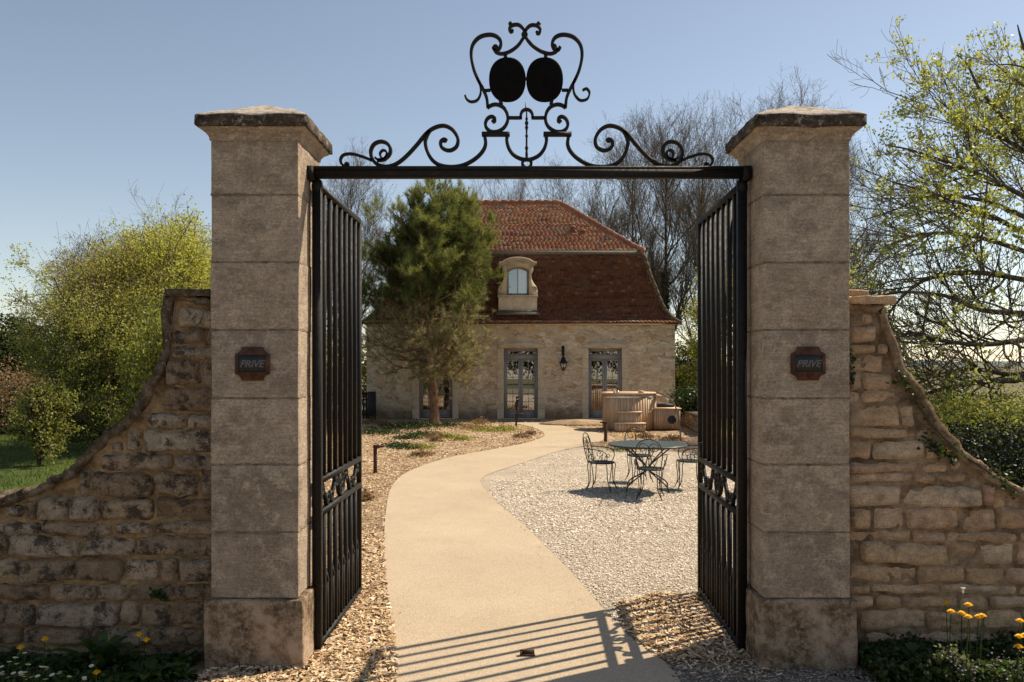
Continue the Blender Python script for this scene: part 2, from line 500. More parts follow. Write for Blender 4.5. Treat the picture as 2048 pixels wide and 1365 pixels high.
M['leaf_grey'] = m_leaf('grey_green_leaf', [(.10, .12, .06), (.18, .20, .10), (.26, .26, .15)], .35)
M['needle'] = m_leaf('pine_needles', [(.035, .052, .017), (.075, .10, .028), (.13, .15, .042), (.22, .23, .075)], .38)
M['needle_dry'] = m_leaf('greyed_pine_needles', [(.13, .125, .065), (.23, .21, .11), (.34, .30, .165)], .4)
M['grass'] = m_leaf('lawn_blades', [(.045, .075, .014), (.08, .12, .022), (.13, .16, .035)], .35)
M['dry'] = m_leaf('dry_straw', [(.16, .10, .05), (.30, .20, .11), (.22, .12, .07)], .3)
M['yellow'] = m_leaf('dandelion_petals', [(.82, .50, .010), (.88, .60, .015)], .3)
M['white'] = m_leaf('daisy_petals', [(.75, .72, .68), (.82, .80, .76)], .3)
M['orange'] = m_leaf('orange_autumn_leaf', [(.60, .22, .02), (.75, .33, .03)], .4)
M['violet'] = m_leaf('violet_petals', [(.20, .13, .28), (.34, .26, .42)], .3)
def m_bark(name, c0, c1, sc=6):
    n = N(name)
    v = n.noise(sc, 5, .7, co=n.map((2.5, 2.5, .7)))
    n.col(n.ramp(v, [(.35, c0), (.65, c1)])).rough(.9, .1)
    n.bump(n.noise(sc * 3, 5, .75, co=n.map((2, 2, .6))), .9, .02); return n.m
M['bark_pine'] = m_bark('orange_brown_pine_bark', (.10, .055, .034), (.33, .205, .13), 7)
M['bark'] = m_bark('grey_brown_bark', (.055, .040, .028), (.15, .115, .08))
M['bark_pale'] = m_bark('pale_twig_bark', (.11, .085, .062), (.22, .175, .13))
M['bark_dark'] = m_bark('dark_bark', (.030, .022, .015), (.095, .072, .05))
def m_ground(name, cols, s1, s2, bd=.02, bs=.8, sp=None, spc=(.1, .08, .06)):
    n = N(name)
    c = n.ramp(n.noise(s1, 6, .7), [(.34, cols[0]), (.5, cols[1]), (.66, cols[2])])
    c = n.mix(.9, c, n.ramp(n.noise(s2, 4, .8), [(.32, .62), (.68, 1.35)]), 'MULTIPLY')
    if sp: c = n.mix(n.ramp(n.vor(sp), [(.16, .7), (.26, 0)]), c, spc)
    n.col(c).rough(.95, .1)
    n.bump(n.noise(s2, 5, .8), bs, bd); return n.m
M['path'] = m_ground('resin_bound_path', [(.455, .358, .248), (.49, .386, .268), (.53, .42, .293)], .7, 95, .006, .8)
M['road'] = m_ground('worn_lane_surface', [(.20, .165, .13), (.27, .22, .175), (.34, .28, .22)], 2.2, 70, .01, .8, 60, (.42, .38, .33))
M['court'] = m_ground('pale_gravel', [(.46, .38, .285), (.54, .445, .335), (.60, .50, .38)], 1.1, 55, .03, .9, 30, (.20, .165, .13))
M['mulch'] = m_ground('mulch_soil', [(.30, .20, .12), (.46, .325, .20), (.60, .45, .29)], 1.4, 34, .04, 1.0, 17, (.14, .085, .05))
M['lawn'] = m_ground('lawn', [(.045, .065, .016), (.085, .115, .026), (.13, .14, .045)], .6, 40, .04, .8)
M['field'] = m_ground('open_fields', [(.11, .10, .045), (.19, .155, .09), (.10, .14, .045)], .02, .9, .05, .2)
M['soil'] = m_ground('verge_soil', [(.05, .038, .022), (.09, .07, .04), (.13, .11, .06)], 2, 40, .03, .9)
M['hill'] = m_ground('far_hills', [(.10, .125, .12), (.14, .165, .15), (.13, .16, .17)], .01, .2, .1, .1)
def m_chip():
    n = N('wood_chips')
    c = n.ramp(n.attr(), [(0, (.14, .08, .04)), (.15, (.32, .195, .10)), (.5, (.56, .385, .215)), (.8, (.70, .52, .33)), (1, (.82, .68, .50))])
    n.col(c).rough(.9, .1); return n.m
M['chip'] = m_chip()
def m_peb():
    n = N('gravel_stones')
    c = n.ramp(n.attr(), [(0, (.16, .12, .09)), (.2, (.38, .30, .22)), (.6, (.66, .56, .44)), (1, (.86, .79, .68))])
    n.col(c).rough(.9, .1); return n.m
M['peb'] = m_peb()
def m_glass():
    n = N('window_glass')
    n.t.nodes.remove(n.b)
    tr = n.t.nodes.new('ShaderNodeBsdfTransparent'); tr.inputs[0].default_value = (.85, .87, .86, 1)
    gl = n.t.nodes.new('ShaderNodeBsdfGlossy'); gl.inputs['Roughness'].default_value = .015; gl.inputs[0].default_value = (1, 1, 1, 1)
    mx = n.t.nodes.new('ShaderNodeMixShader'); mx.inputs[0].default_value = .30
    n.lk(tr.outputs[0], mx.inputs[1]); n.lk(gl.outputs[0], mx.inputs[2]); n.lk(mx.outputs[0], n.out.inputs[0])
    return n.m
M['glass'] = m_glass()

M['shield'] = m_flat('dull_black_sheet_iron', (.006, .005, .0045), .9, .3, 20)
M['shield'].node_tree.nodes['Principled BSDF'].inputs['Specular IOR Level'].default_value = .1
def m_lane():
    n = N('lane_gravel_stones')
    n.col(n.ramp(n.attr(), [(0, (.10, .08, .06)), (.4, (.26, .215, .17)), (1, (.66, .58, .48))])).rough(.9, .1); return n.m
M['laneg'] = m_lane()
M['polewood'] = m_flat('weathered_pole', (.24, .17, .11), .7, .3)
M['pjoint'] = m_flat('sandy_joint_mortar', (.20, .15, .10), .95, .6, 26, 1.0)
M['leaf_black'] = m_leaf('shade_black_hedge_leaf', [(.006, .010, .004), (.012, .018, .006), (.03, .04, .012)], .1)  # near-black tone puts the shade of the right hedge into its leaf colour
# ================================================================== SETTING
def sheet(name, xy, z, mat, smooth_pts=None):
    mb = MB(); xy = np.asarray(xy, float)
    V = np.zeros((len(xy), 3)); V[:, :2] = xy; V[:, 2] = z
    mb.add(V, np.array([np.arange(len(xy))]))
    o = mb.build(name, M[mat]); tag(o, None, kind='structure'); return o
def inside(px, py, poly):
    poly = np.asarray(poly); n = len(poly); c = np.zeros(len(px), bool)
    x0, y0 = poly[:, 0], poly[:, 1]; x1, y1 = np.roll(x0, 1), np.roll(y0, 1)
    for i in range(n):
        cond = ((y0[i] > py) != (y1[i] > py))
        with np.errstate(divide='ignore', invalid='ignore'):
            xi = (x1[i] - x0[i]) * (py - y0[i]) / (y1[i] - y0[i] + 1e-12) + x0[i]
        c ^= cond & (px < xi)
    return c

# big ground sheet reaching the horizon, very gently rolling far away
mb = MB()
xs = np.unique(np.concatenate([np.linspace(-1800, 1800, 41), np.linspace(-60, 60, 13)]))
ys = np.unique(np.concatenate([np.linspace(-60, 3000, 41), np.linspace(-20, 90, 12)]))
A, B = np.meshgrid(xs, ys, indexing='ij')
Z = -0.06 + np.where(B > 120, 0.8 * np.sin(A / 260) * np.clip((B - 120) / 600, 0, 1), 0)
P = np.stack([A, B, Z], -1); m, n_ = A.shape; I = np.arange(m * n_).reshape(m, n_)
mb.add(P, np.stack([I[:-1, :-1], I[1:, :-1], I[1:, 1:], I[:-1, 1:]], -1).reshape(-1, 4))
tag(mb.build('ground', M['field'], smooth=True), None, kind='structure')
# distant low hills on the horizon
mb = MB()
xs = np.linspace(-2200, 2200, 120)
top = 9 + 9 * np.abs(vnoise(np.stack([xs / 420, xs * 0, xs * 0], 1), 3)) + 4 * vnoise(np.stack([xs / 90, xs * 0, xs * 0], 1), 4)
V = np.concatenate([np.stack([xs, xs * 0 + 1700, top * 0 - 2], 1), np.stack([xs, xs * 0 + 2000, top], 1), np.stack([xs, xs * 0 + 2500, top * 0 - 2], 1)])
k = len(xs); i = np.arange(k - 1)
mb.add(V, np.concatenate([np.stack([i, i + 1, i + k + 1, i + k], 1), np.stack([i + k, i + k + 1, i + 2 * k + 1, i + 2 * k], 1)]))
tag(mb.build('hills', M['hill'], smooth=True), None, kind='structure')

L_edge = [(792, 1420), (790, 1290), (776, 1200), (768, 1110), (771, 1030), (781, 978), (806, 950), (850, 930), (905, 914), (970, 902), (1040, 889), (1082, 877), (1088, 868), (1070, 857), (1038, 849), (1004, 845.5)]
R_top = [(1078, 845.5), (1112, 849), (1152, 858), (1205, 868), (1212, 874), (1204, 882)]
R_edge = [(1165, 893), (1110, 905), (1050, 925), (988, 945), (963, 959), (966, 976), (1002, 1012), (1050, 1053), (1100, 1102), (1160, 1164), (1202, 1214), (1262, 1275), (1330, 1325), (1400, 1420)]
pl = [tuple(p) for p in cr([G(*q) for q in L_edge], 5)]
pr = [tuple(p) for p in cr([G(*q) for q in R_top], 4)] + [tuple(p) for p in cr([G(*q) for q in R_edge], 5)]
PATH = pl + pr
PATH_L, PATH_R = pl, pr
sheet('lane', [(-40, -8), (40, -8), (40, 5.0), (2.45, 5.0), (1.6, 5.36), (-1.38, 5.36), (-2.1, 5.0), (-40, 5.0)], -0.0035, 'road')
sheet('verge', [(-30, 4.3), (-2.15, 4.6), (-2.15, 6.2), (-30, 6.2)], -0.006, 'soil')
sheet('verge_soil', [(2.3, 5.0), (30, 4.0), (30, 6.2), (2.3, 6.2)], -0.006, 'soil')
sheet('lawn', [(-40, 6.0), (-6.0, 6.0), (-6.0, 32), (-40, 32)], -0.03, 'lawn')
sheet('grass_field', [(6.5, 6.0), (40, 6.0), (40, 45), (6.5, 45)], -0.03, 'lawn')
MUL = [(-6.2, 5.2), (6.6, 5.2), (6.6, 32), (-6.2, 32)]
sheet('mulch_bed', MUL, -0.008, 'mulch')
COURT = [G(1165, 894)] + [p for p in PATH_R if 5.9 < p[1] < GY(895)] 
COURT = COURT + [G(1232, 1206), G(1330, 1186), (2.2, 6.9), (4.9, 7.2), (5.2, 15.5), G(1395, 906), G(1330, 901), G(1250, 905), G(1205, 897)]
sheet('gravel_court', COURT, -0.002, 'court')
sheet('path', PATH, 0.004, 'path')
sheet('threshold', [(PX(1000, 29), 28.3), (PX(1082, 29), 28.3), (PX(1082, 29), 29.9), (PX(1000, 29), 29.9)], 0.010, 'road')

# ---- wood chips and gravel
PV = np.array(PATH); CV = np.array(COURT)
def scatter(n, x0, x1, y0, y1, pick):
    x = rng.uniform(x0, x1, n); y = rng.uniform(y0, y1, n)
    k = pick(x, y); return x[k], y[k]
def chips(name, sets, hh=.02):
    mb = MB()
    for (x, y, smin, smax) in sets:
        n = len(x); L = rng.uniform(smin, smax, n); Wd = L * rng.uniform(.16, .5, n)
        yaw = rng.uniform(0, 2 * np.pi, n); ti = rng.normal(0, .24, n); ro = rng.normal(0, .28, n)
        d = np.stack([np.cos(yaw) * np.cos(ti), np.sin(yaw) * np.cos(ti), np.sin(ti)], 1)
        q = np.stack([-np.sin(yaw) * np.cos(ro), np.cos(yaw) * np.cos(ro), np.sin(ro)], 1)
        c = np.stack([x, y, rng.uniform(0.004, hh, n)], 1)
        bend = np.zeros((n, 3)); bend[:, 2] = Wd * rng.uniform(-.1, .35, n)
        dl = d * L[:, None] / 2; qw = q * Wd[:, None] / 2
        sh = rng.uniform(.4, 1, (n, 1))
        V = np.stack([c - dl - qw * sh, c - dl * .9 + qw, c + dl * sh + qw, c + dl - qw, c - dl + bend, c + dl * .95 + bend], 1)
        b = np.arange(n)[:, None] * 6
        f = np.concatenate([b + [0, 3, 5, 4], b + [4, 5, 2, 1]]); a = rng.random(n)
        mb.add(V, f, np.concatenate([a, a]))
    o = mb.build(name, M['chip']); return o
offc = lambda x, y: ~inside(x, y, PV) & ~inside(x, y, CV)
tag(chips('wood_chips', [
    (*scatter(26000, -2.0, -0.75, 4.95, 9.5, offc), .018, .062),
    (*scatter(9000, -3.0, -1.0, 9.0, 16, offc), .02, .055),
    (*scatter(15000, -5.6, 1.3, 12.5, 21, offc), .03, .07),
    (*scatter(9000, -5.8, 1.2, 20, 28.5, offc), .035, .08),
    (*scatter(11000, 0.5, 2.2, 5.45, 7.4, offc), .018, .062), (*scatter(1500, 0.6, 1.75, 5.05, 5.5, lambda x, y: offc(x, y) & (rng.random(len(x)) < (y - 5.0) * 2)), .014, .045),
    (*scatter(9000, 1.5, 6.3, 14.0, 24, offc), .03, .07),
    (*scatter(1500, 0.8, 3.0, 22.0, 27.5, offc), .035, .08)]), 'pale wood chip mulch covering the beds beside the path', kind='stuff')
# a few chips strayed onto path edges
def near_path(x, y):
    k = inside(x, y, PV)
    e = np.array(PATH_L + PATH_R); e = e[(e[:, 1] < 14)]
    d = np.min(np.hypot(x[:, None] - e[None, :, 0], y[:, None] - e[None, :, 1]), 1)
    return k & (d < .12 * rng.random(len(x)) ** 2 * 2)
tag(chips('scattered_chips', [(*scatter(2500, -1.2, 2.2, 5.0, 13, near_path), .012, .032)], .010), 'stray wood chips lying along the path edges', kind='stuff')
mb = MB()
for (n, x0, x1, y0, y1, s) in ((26000, -.4, 3.2, 5.9, 9.5, .0085), (16000, -.4, 4.2, 9.5, 14, .013), (5000, 0, 5, 14, 18, .014), ):
    if y1 > 5.5: x, y = scatter(n, x0, x1, y0, y1, lambda x, y: inside(x, y, CV))
    else: x, y = scatter(n, x0, x1, y0, y1, lambda x, y: ~inside(x, y, PV))
    n = len(x)
    o = np.array([[1, 0, 0], [0, 1, 0], [-1, 0, 0], [0, -1, 0], [0, 0, 1], [0, 0, -1]], float)
    rad = s * rng.uniform(.5, 1.5, (n, 1, 1)) * rng.uniform(.6, 1.3, (n, 6, 1)) * np.array([1, 1, .6])
    ya = rng.uniform(0, 6.28, n)
    c, s_ = np.cos(ya)[:, None], np.sin(ya)[:, None]
    V = o[None] * rad
    V = np.stack([V[..., 0] * c - V[..., 1] * s_, V[..., 0] * s_ + V[..., 1] * c, V[..., 2]], -1)
    V += np.stack([x, y, rng.uniform(.001, .009, n)], 1)[:, None]
    b = np.arange(n)[:, None] * 6
    T = [[0, 1, 4], [1, 2, 4], [2, 3, 4], [3, 0, 4]]
    f = np.concatenate([b + t for t in T]); a = rng.random(n)
    mb.add(V, f, np.tile(a, 4))
tag(mb.build('gravel_stones', M['peb']), 'pale loose gravel stones under the garden table and at the gate', kind='stuff')

mb = MB()
for (n, x0, x1, y0, y1, s) in ((12000, .4, 3.0, 4.6, 5.5, .0085), (9000, -2.3, -.5, 4.6, 5.4, .006), (3000, -.9, .8, 4.6, 5.3, .004)):
    x, y = scatter(n, x0, x1, y0, y1, lambda x, y: (~inside(x, y, PV)) & (y < 5.36 - .25 * (x < -1.3)))
    n = len(x); rad = s * rng.uniform(.5, 1.5, (n, 1, 1)) * rng.uniform(.6, 1.3, (n, 6, 1)) * np.array([1, 1, .5])
    o = np.array([[1, 0, 0], [0, 1, 0], [-1, 0, 0], [0, -1, 0], [0, 0, 1], [0, 0, -1]], float)
    V = o[None] * rad + np.stack([x, y, rng.uniform(-.001, .004, n)], 1)[:, None]
    b = np.arange(n)[:, None] * 6; a = rng.random(n) * .75
    mb.add(V, np.concatenate([b + t for t in [[0, 1, 4], [1, 2, 4], [2, 3, 4], [3, 0, 4]]]), np.tile(a, 4))
tag(mb.build('lane_gravel', M['laneg']), 'small dull gravel of the lane in front of the gateway', kind='stuff')

# ================================================================== PILLARS
def square_loft(mb, cx, cy, rings, m=14, amp=.004, seed=0):
    """rings: (hx, hy, z). side-subdivided square rings with a little unevenness"""
    V = []
    for hx, hy, z in rings:
        t = np.linspace(-1, 1, m, endpoint=False)
        ring = np.concatenate([np.stack([t, -np.ones(m)], 1), np.stack([np.ones(m), t], 1), np.stack([-t, np.ones(m)], 1), np.stack([-np.ones(m), -t], 1)])
        p = np.zeros((4 * m, 3)); p[:, 0] = ring[:, 0] * hx; p[:, 1] = ring[:, 1] * hy; p[:, 2] = z
        nz = vnoise(p * 14, seed)[:, None] * amp
        nrm = p * [1, 1, 0]; nrm = nrm / (np.linalg.norm(nrm, axis=1, keepdims=True) + 1e-9)
        p = p + nrm * nz; p[:, 2] += vnoise(p * 11, seed + 1) * amp * .8
        V.append(p)
    V = np.array(V) + np.array([cx, cy, 0]); K = len(rings); n = 4 * m
    k = np.arange(K - 1)[:, None] * n; i = np.arange(n)[None]; j = (i + 1) % n
    mb.add(V, np.stack([k + i, k + j, k + n + j, k + n + i], -1).reshape(-1, 4))
def pillar(x0, x1, label, seed):
    Y0, Y1 = 5.30, 5.88
    cx, cy = (x0 + x1) / 2, (Y0 + Y1) / 2
    t = thing('stone_gate_pillar', label, 'pillar', (cx, cy, 0), group='gate pillars')
    off = (cx, cy, 0)
    b = MB(); b.rbox(x0 - .038, x1 + .038, Y0 - .035, Y1 + .035, -.06, .453, .016, .03, .007, 8, seed)
    b.build('plinth', M['base'], t, off, True)
    zs = [.455, .894, 1.341, 1.781, 2.235, 2.682, 3.130, 3.490]
    s = MB(); r = np.random.default_rng(seed)
    for i in range(7):
        j = r.uniform(-.003, .003, 4)
        s.rbox(x0 + j[0], x1 + j[1], Y0 + j[2], Y1 + j[3], zs[i] + .003, zs[i + 1] - .003, .007, .05, .0032, 10, seed * 9 + i, a=r.random())
    s.build('shaft', M['pillar'], t, off, True)
    jm = MB(); jm.box(x0 + .007, x1 - .007, Y0 + .007, Y1 - .007, .44, 3.50)
    for i in range(1, 7): jm.rbox(x0 - .0015, x1 + .0015, Y0 - .0015, Y1 + .0015, zs[i] - .007, zs[i] + .007, .004, .018, .0045, 34, seed + i, a=.5)
    jm.build('joints', M['pjoint'], t, off, True)
    c = MB(); h = (x1 - x0) / 2
    square_loft(c, cx, cy, [(h - .01, h - .01, 3.485), (h + .008, h + .008, 3.49), (h + .008, h + .008, 3.503), (h + .014, h + .014, 3.518), (h + .030, h + .030, 3.538), (h + .055, h + .055, 3.555), (h + .060, h + .060, 3.566)], 14, .003, seed)
    c.build('cornice', M['pillar'], t, off, True)
    c = MB(); H = h + .078
    rings = [(h * .5, h * .5, 3.567), (H - .006, H - .006, 3.567), (H, H, 3.575), (H, H, 3.640), (H - .012, H - .012, 3.652)]
    for q in np.linspace(.08, 1, 12): rings.append(((H - .012) * (1 - q) + .004, (H - .012) * (1 - q) + .004, 3.652 + .165 * q))
    square_loft(c, cx, cy, rings, 26, .010, seed + 3)
    c.build('capstone', M['cap'], t, off, True)
    return t
pillar(-2.007, -1.428, 'left stone gate pillar of seven blocks with dark flat cap and a sunlit inner side', 3)
pillar(1.653, 2.226, 'right stone gate pillar of seven blocks, beside the sandy coloured wall and fully shaded', 5)

def plaque(cx, cz, label):
    w, h = .113, .111
    t = thing('plaque', label, 'plaque', (cx, 5.292, cz), group='plaques on the gate pillars')
    n1 = .068; n2 = .068
    q = [(-n1, -h), (n1, -h), (n1 + .006, -h + .018), (n1 + .018, -h + .034), (w, -n2), (w, n2 - .004), (n1 + .018, h - .034), (n1 + .006, h - .018), (n1, h), (-n1, h), (-n1 - .006, h - .018), (-n1 - .018, h - .034), (-w, n2 - .004), (-w, -n2), (-n1 - .018, -h + .034), (-n1 - .006, -h + .018)]
    b = MB(); b.prism_y(q, -.012, .006)
    for s in (1, -1): b.lathe([(.001, 0), (.008, .001), (.008, .004)], 8, (0, -.0165, s * .088), axis='y')
    b.box(-.090, .090, -.017, -.0125, .057, .063); b.box(-.090, .090, -.017, -.0125, -.063, -.057)
    b.box(-.096, -.090, -.017, -.0125, -.063, .063); b.box(.090, .096, -.017, -.0125, -.063, .063)
    b.build('plate', M['plaque'], t)
    p = MB(); p.box(-.090, .090, -.0155, -.0125, -.057, .057); p.build('panel', M['panel'], t)
    cu = bpy.data.curves.new('lettering', 'FONT'); cu.body = 'PRIVE'; cu.size = .064; cu.align_x = 'CENTER'; cu.align_y = 'CENTER'; cu.shear = .3; cu.extrude = .0010; cu.offset = .0012; cu.space_character = .98
    to = bpy.data.objects.new('tmp', cu); SC.collection.objects.link(to)
    bpy.context.view_layer.update()
    me = bpy.data.meshes.new_from_object(to.evaluated_get(bpy.context.evaluated_depsgraph_get()))
    bpy.data.objects.remove(to); me.materials.clear(); me.materials.append(M['letter'])
    o = bpy.data.objects.new('lettering', me); SC.collection.objects.link(o); o.parent = t
    o.rotation_euler = (R(90), 0, 0); o.location = (-.002, -.0167, -.002)
plaque(PX(506, 5.3), PZ(728, 5.3), 'rusty plaque with notched corners on the left gate pillar')
plaque(PX(1615, 5.3), PZ(727.5, 5.3), 'rusty plaque with notched corners on the right gate pillar')

# ================================================================== GARDEN WALLS
def stone_wall(name, label, prof, side, seed, dark):
    """prof: (px,py) outline from pillar outward; side -1 left, +1 right"""
    YF = 5.46; TH = .42
    s = YF / F
    P = np.array([((px - CX) * s, EYE - (py - CY) * s) for px, py in prof])
    P = cr(P, 4)
    # order by |x| from pillar
    xs, zs = P[:, 0] * side, P[:, 1]
    o = np.argsort(xs, kind='stable')
    def ztop(x): return np.interp(x, xs[o], zs[o])
    r = np.random.default_rng(seed)
    x_in = xs.min() - (.06 if side < 0 else .02)
    x_out = xs.max()
    root = thing(name, label, 'stone wall', (side * (x_in + .6), YF + TH / 2, 0), group='rubble wing walls')
    off = root.location
    st = MB(); z = -.08; ci = 0
    while z < zs.max() - .05:
        h = r.uniform(.10, .19) if dark else r.choice([r.uniform(.075, .11), r.uniform(.11, .165)])
        x = x_in - r.uniform(0, .2)
        while x < x_out:
            w = r.uniform(.12, .50) if r.random() < .75 else r.uniform(.5, .68)
            w = min(w, x_out - x + .1)
            gap = r.uniform(.004, .016)
            xa, xb = max(x, x_in), x + w
            hh = h - r.uniform(.004, .015)
            for _ in range(8):
                if z + hh > ztop(xb) - .05: xb = xa + (xb - xa) * .8
            lowtop = min(ztop(xa), ztop(xb)) - .045
            if z + hh > lowtop and z + .06 < lowtop: hh = lowtop - z
            if xb - xa > .07 and z + hh <= lowtop + .002:
                nx = max(5, int((xb - xa) / .017)); nz = max(5, int(hh / .016))
                u = np.linspace(-1, 1, nx); v = np.linspace(-1, 1, nz)
                U, Vv = np.meshgrid(u, v, indexing='ij')
                cxx, czz = (xa + xb) / 2, z + hh / 2 + r.uniform(-.008, .008)
                pn = 6 + 8 * r.random()
                rr = (np.abs(U) ** pn + np.abs(Vv) ** pn) ** (1 / pn) / np.maximum(np.maximum(np.abs(U), np.abs(Vv)), 1e-6)
                X = U / np.where(rr > 0, rr, 1) * (xb - xa) / 2; Zz = Vv / np.where(rr > 0, rr, 1) * hh / 2
                til = r.normal(0, .03); skew = r.normal(0, .12)
                Zz = Zz * (1 + skew * U * .5) + X * til
                edge = np.maximum(np.abs(U), np.abs(Vv))
                dep = ((.036 if dark else .022) + r.uniform(-.010, .022) + .012 * (U * r.normal() + Vv * r.normal())) * np.clip((1 - edge ** 16), 0, 1) ** .5
                p3 = np.stack([X + cxx, Zz * 0 + ci * 3.1, Zz + czz], -1)
                nz1 = vnoise(p3 * 17, seed); nz2 = vnoise(p3 * 52 + 9, seed + 1)
                X = X + (.016 if dark else .010) * vnoise(p3 * 17 + 5, seed + 2) * edge; Zz = Zz + (.015 if dark else .009) * vnoise(p3 * 15 + 2, seed + 4) * edge
                Yy = YF + .012 - dep - (.011 * nz1 + .006 * nz2 + (.018 if dark else .008) * np.abs(vnoise(p3 * 22 + 4, seed + 6))) * (1 - edge ** 8)
                Q = np.stack([(X + cxx) * side, Yy, Zz + czz], -1)
                I = np.arange(nx * nz).reshape(nx, nz)
                f = np.stack([I[:-1, :-1], I[1:, :-1], I[1:, 1:], I[:-1, 1:]], -1).reshape(-1, 4)
                if side < 0: f = f[:, ::-1]
                st.add(Q, f, float(r.random()))
            x = max(xb, xa + .08) + gap
        z += h; ci += 1
    st.build('stones', M['stone_d' if dark else 'stone_w'], root, off, True)
    # mortar face following the outline, and the solid core behind
    mo = MB(); nx = int((x_out - x_in) / .02); nz = 90
    xg = np.linspace(x_in, x_out, nx); tg = np.linspace(0, 1, nz)
    X, T_ = np.meshgrid(xg, tg, indexing='ij'); zt = ztop(xg) + .012 * vnoise(np.stack([xg * 9, xg * 0, xg * 0], 1), seed)
    Zg = -.12 + (zt[:, None] + .12) * T_
    pp = np.stack([X, X * 0, Zg], -1)
    Yg = YF + (.004 if dark else .004) + .010 * vnoise(pp * 13, seed + 7) + .004 * vnoise(pp * 45, seed + 8)
    near = np.clip((zt[:, None] - Zg) / .05, 0, 1); Yg = Yg - .022 * (1 - near)
    I = np.arange(nx * nz).reshape(nx, nz)
    f = np.stack([I[:-1, :-1], I[1:, :-1], I[1:, 1:], I[:-1, 1:]], -1).reshape(-1, 4)
    if side < 0: f = f[:, ::-1]
    mo.add(np.stack([X * side, Yg, Zg], -1), f)
    # back face + ends
    Vb = np.stack([X * side, X * 0 + YF + TH, Zg], -1); mo.add(Vb, f[:, ::-1])
    mo.build('mortar', M['mort_d' if dark else 'mort_w'], root, off, True)
    co = MB(); no = 16; yo = np.linspace(YF - .030, YF + TH + .03, no)
    # coping: a rough skin over the outline with real thickness
    for lay, dz in ((0, .022), (1, -.045)):
        pass
    gx = xg; tan = np.gradient(np.stack([gx, zt], 1), axis=0); tan /= np.linalg.norm(tan, axis=1, keepdims=True)
    nrm = np.stack([-tan[:, 1], tan[:, 0]], 1); nrm[nrm[:, 1] < 0] *= -1
    ring = []
    for y in yo: ring.append((y, .026))
    for y in yo[::-1]: ring.append((y, -.035))
    V = []
    arcl = np.concatenate([[0], np.cumsum(np.hypot(np.diff(gx), np.diff(zt)))]); sl = np.array([r.normal(0, .013) for _ in range(60)]); slab = sl[(arcl / .23 + .3 * np.sin(arcl * 9)).astype(int) % 60]
    for (y, d) in ring:
        p = np.stack([gx, np.full_like(gx, y), zt], 1)
        ns = vnoise(p * 7, seed + 19) * .020 + vnoise(p * 14, seed + 20) * .016 + vnoise(p * 42, seed + 21) * .008 + slab * (1 if d > 0 else .4)
        q = np.zeros((nx, 3)); q[:, 0] = (gx + nrm[:, 0] * (d + ns)) * side; q[:, 2] = zt + nrm[:, 1] * (d + ns); q[:, 1] = y + vnoise(p * 15 + 3, seed + 22) * .012
        V.append(q)
    V = np.array(V); n = len(ring); k = np.arange(n)[:, None] * nx; k2 = ((np.arange(n) + 1) % n)[:, None] * nx; i = np.arange(nx - 1)[None]
    co.add(V, np.stack([k + i, k + i + 1, k2 + i + 1, k2 + i], -1).reshape(-1, 4))
    co.build('coping', M['cope' if dark else 'mort_w'], root, off, True)
    return root
wl_ = stone_wall('stone_wall', 'left garden wall of dark mossy rubble stone sweeping down from the pillar', [(420, 597), (380, 597), (342, 598), (337, 615), (335, 650), (328, 715), (303, 785), (262, 835), (212, 880), (160, 925), (100, 965), (45, 990), (0, 1003), (-80, 1015), (-200, 1025)], -1, 21, True)
wr_ = stone_wall('stone_wall', 'right garden wall of warm sandy rubble stone curving down beside the hedge', [(1700, 612), (1740, 612), (1768, 613), (1776, 640), (1783, 690), (1800, 738), (1830, 790), (1866, 850), (1918, 905), (1980, 950), (2048, 990), (2120, 1015), (2260, 1040)], 1, 34, False)
# flat cap pieces on the high ends
c = MB(); s_ = 5.46 / F
c.rbox(PX(334, 5.46), PX(424, 5.46), 5.41, 5.92, PZ(597, 5.46) + .012, PZ(580, 5.46), .010, .03, .007, 12, 3)
c.build('cap_slab', M['cope'], wl_, wl_.location, True)
c = MB(); c.rbox(PX(1697, 5.46), PX(1786, 5.46), 5.40, 5.93, PZ(613, 5.46) + .012, PZ(594, 5.46), .010, .03, .010, 14, 8, a=.28)
c.build('cap_slab', M['stone_w'], wr_, wr_.location, True)
c = MB(); c.rbox(PX(1694, 5.46), PX(1750, 5.46), 5.50, 5.85, PZ(596, 5.46), PZ(578, 5.46), .03, .02, .024, 14, 9, a=.5)
c.build('rubble_top', M['stone_w'], wr_, wr_.location, True)

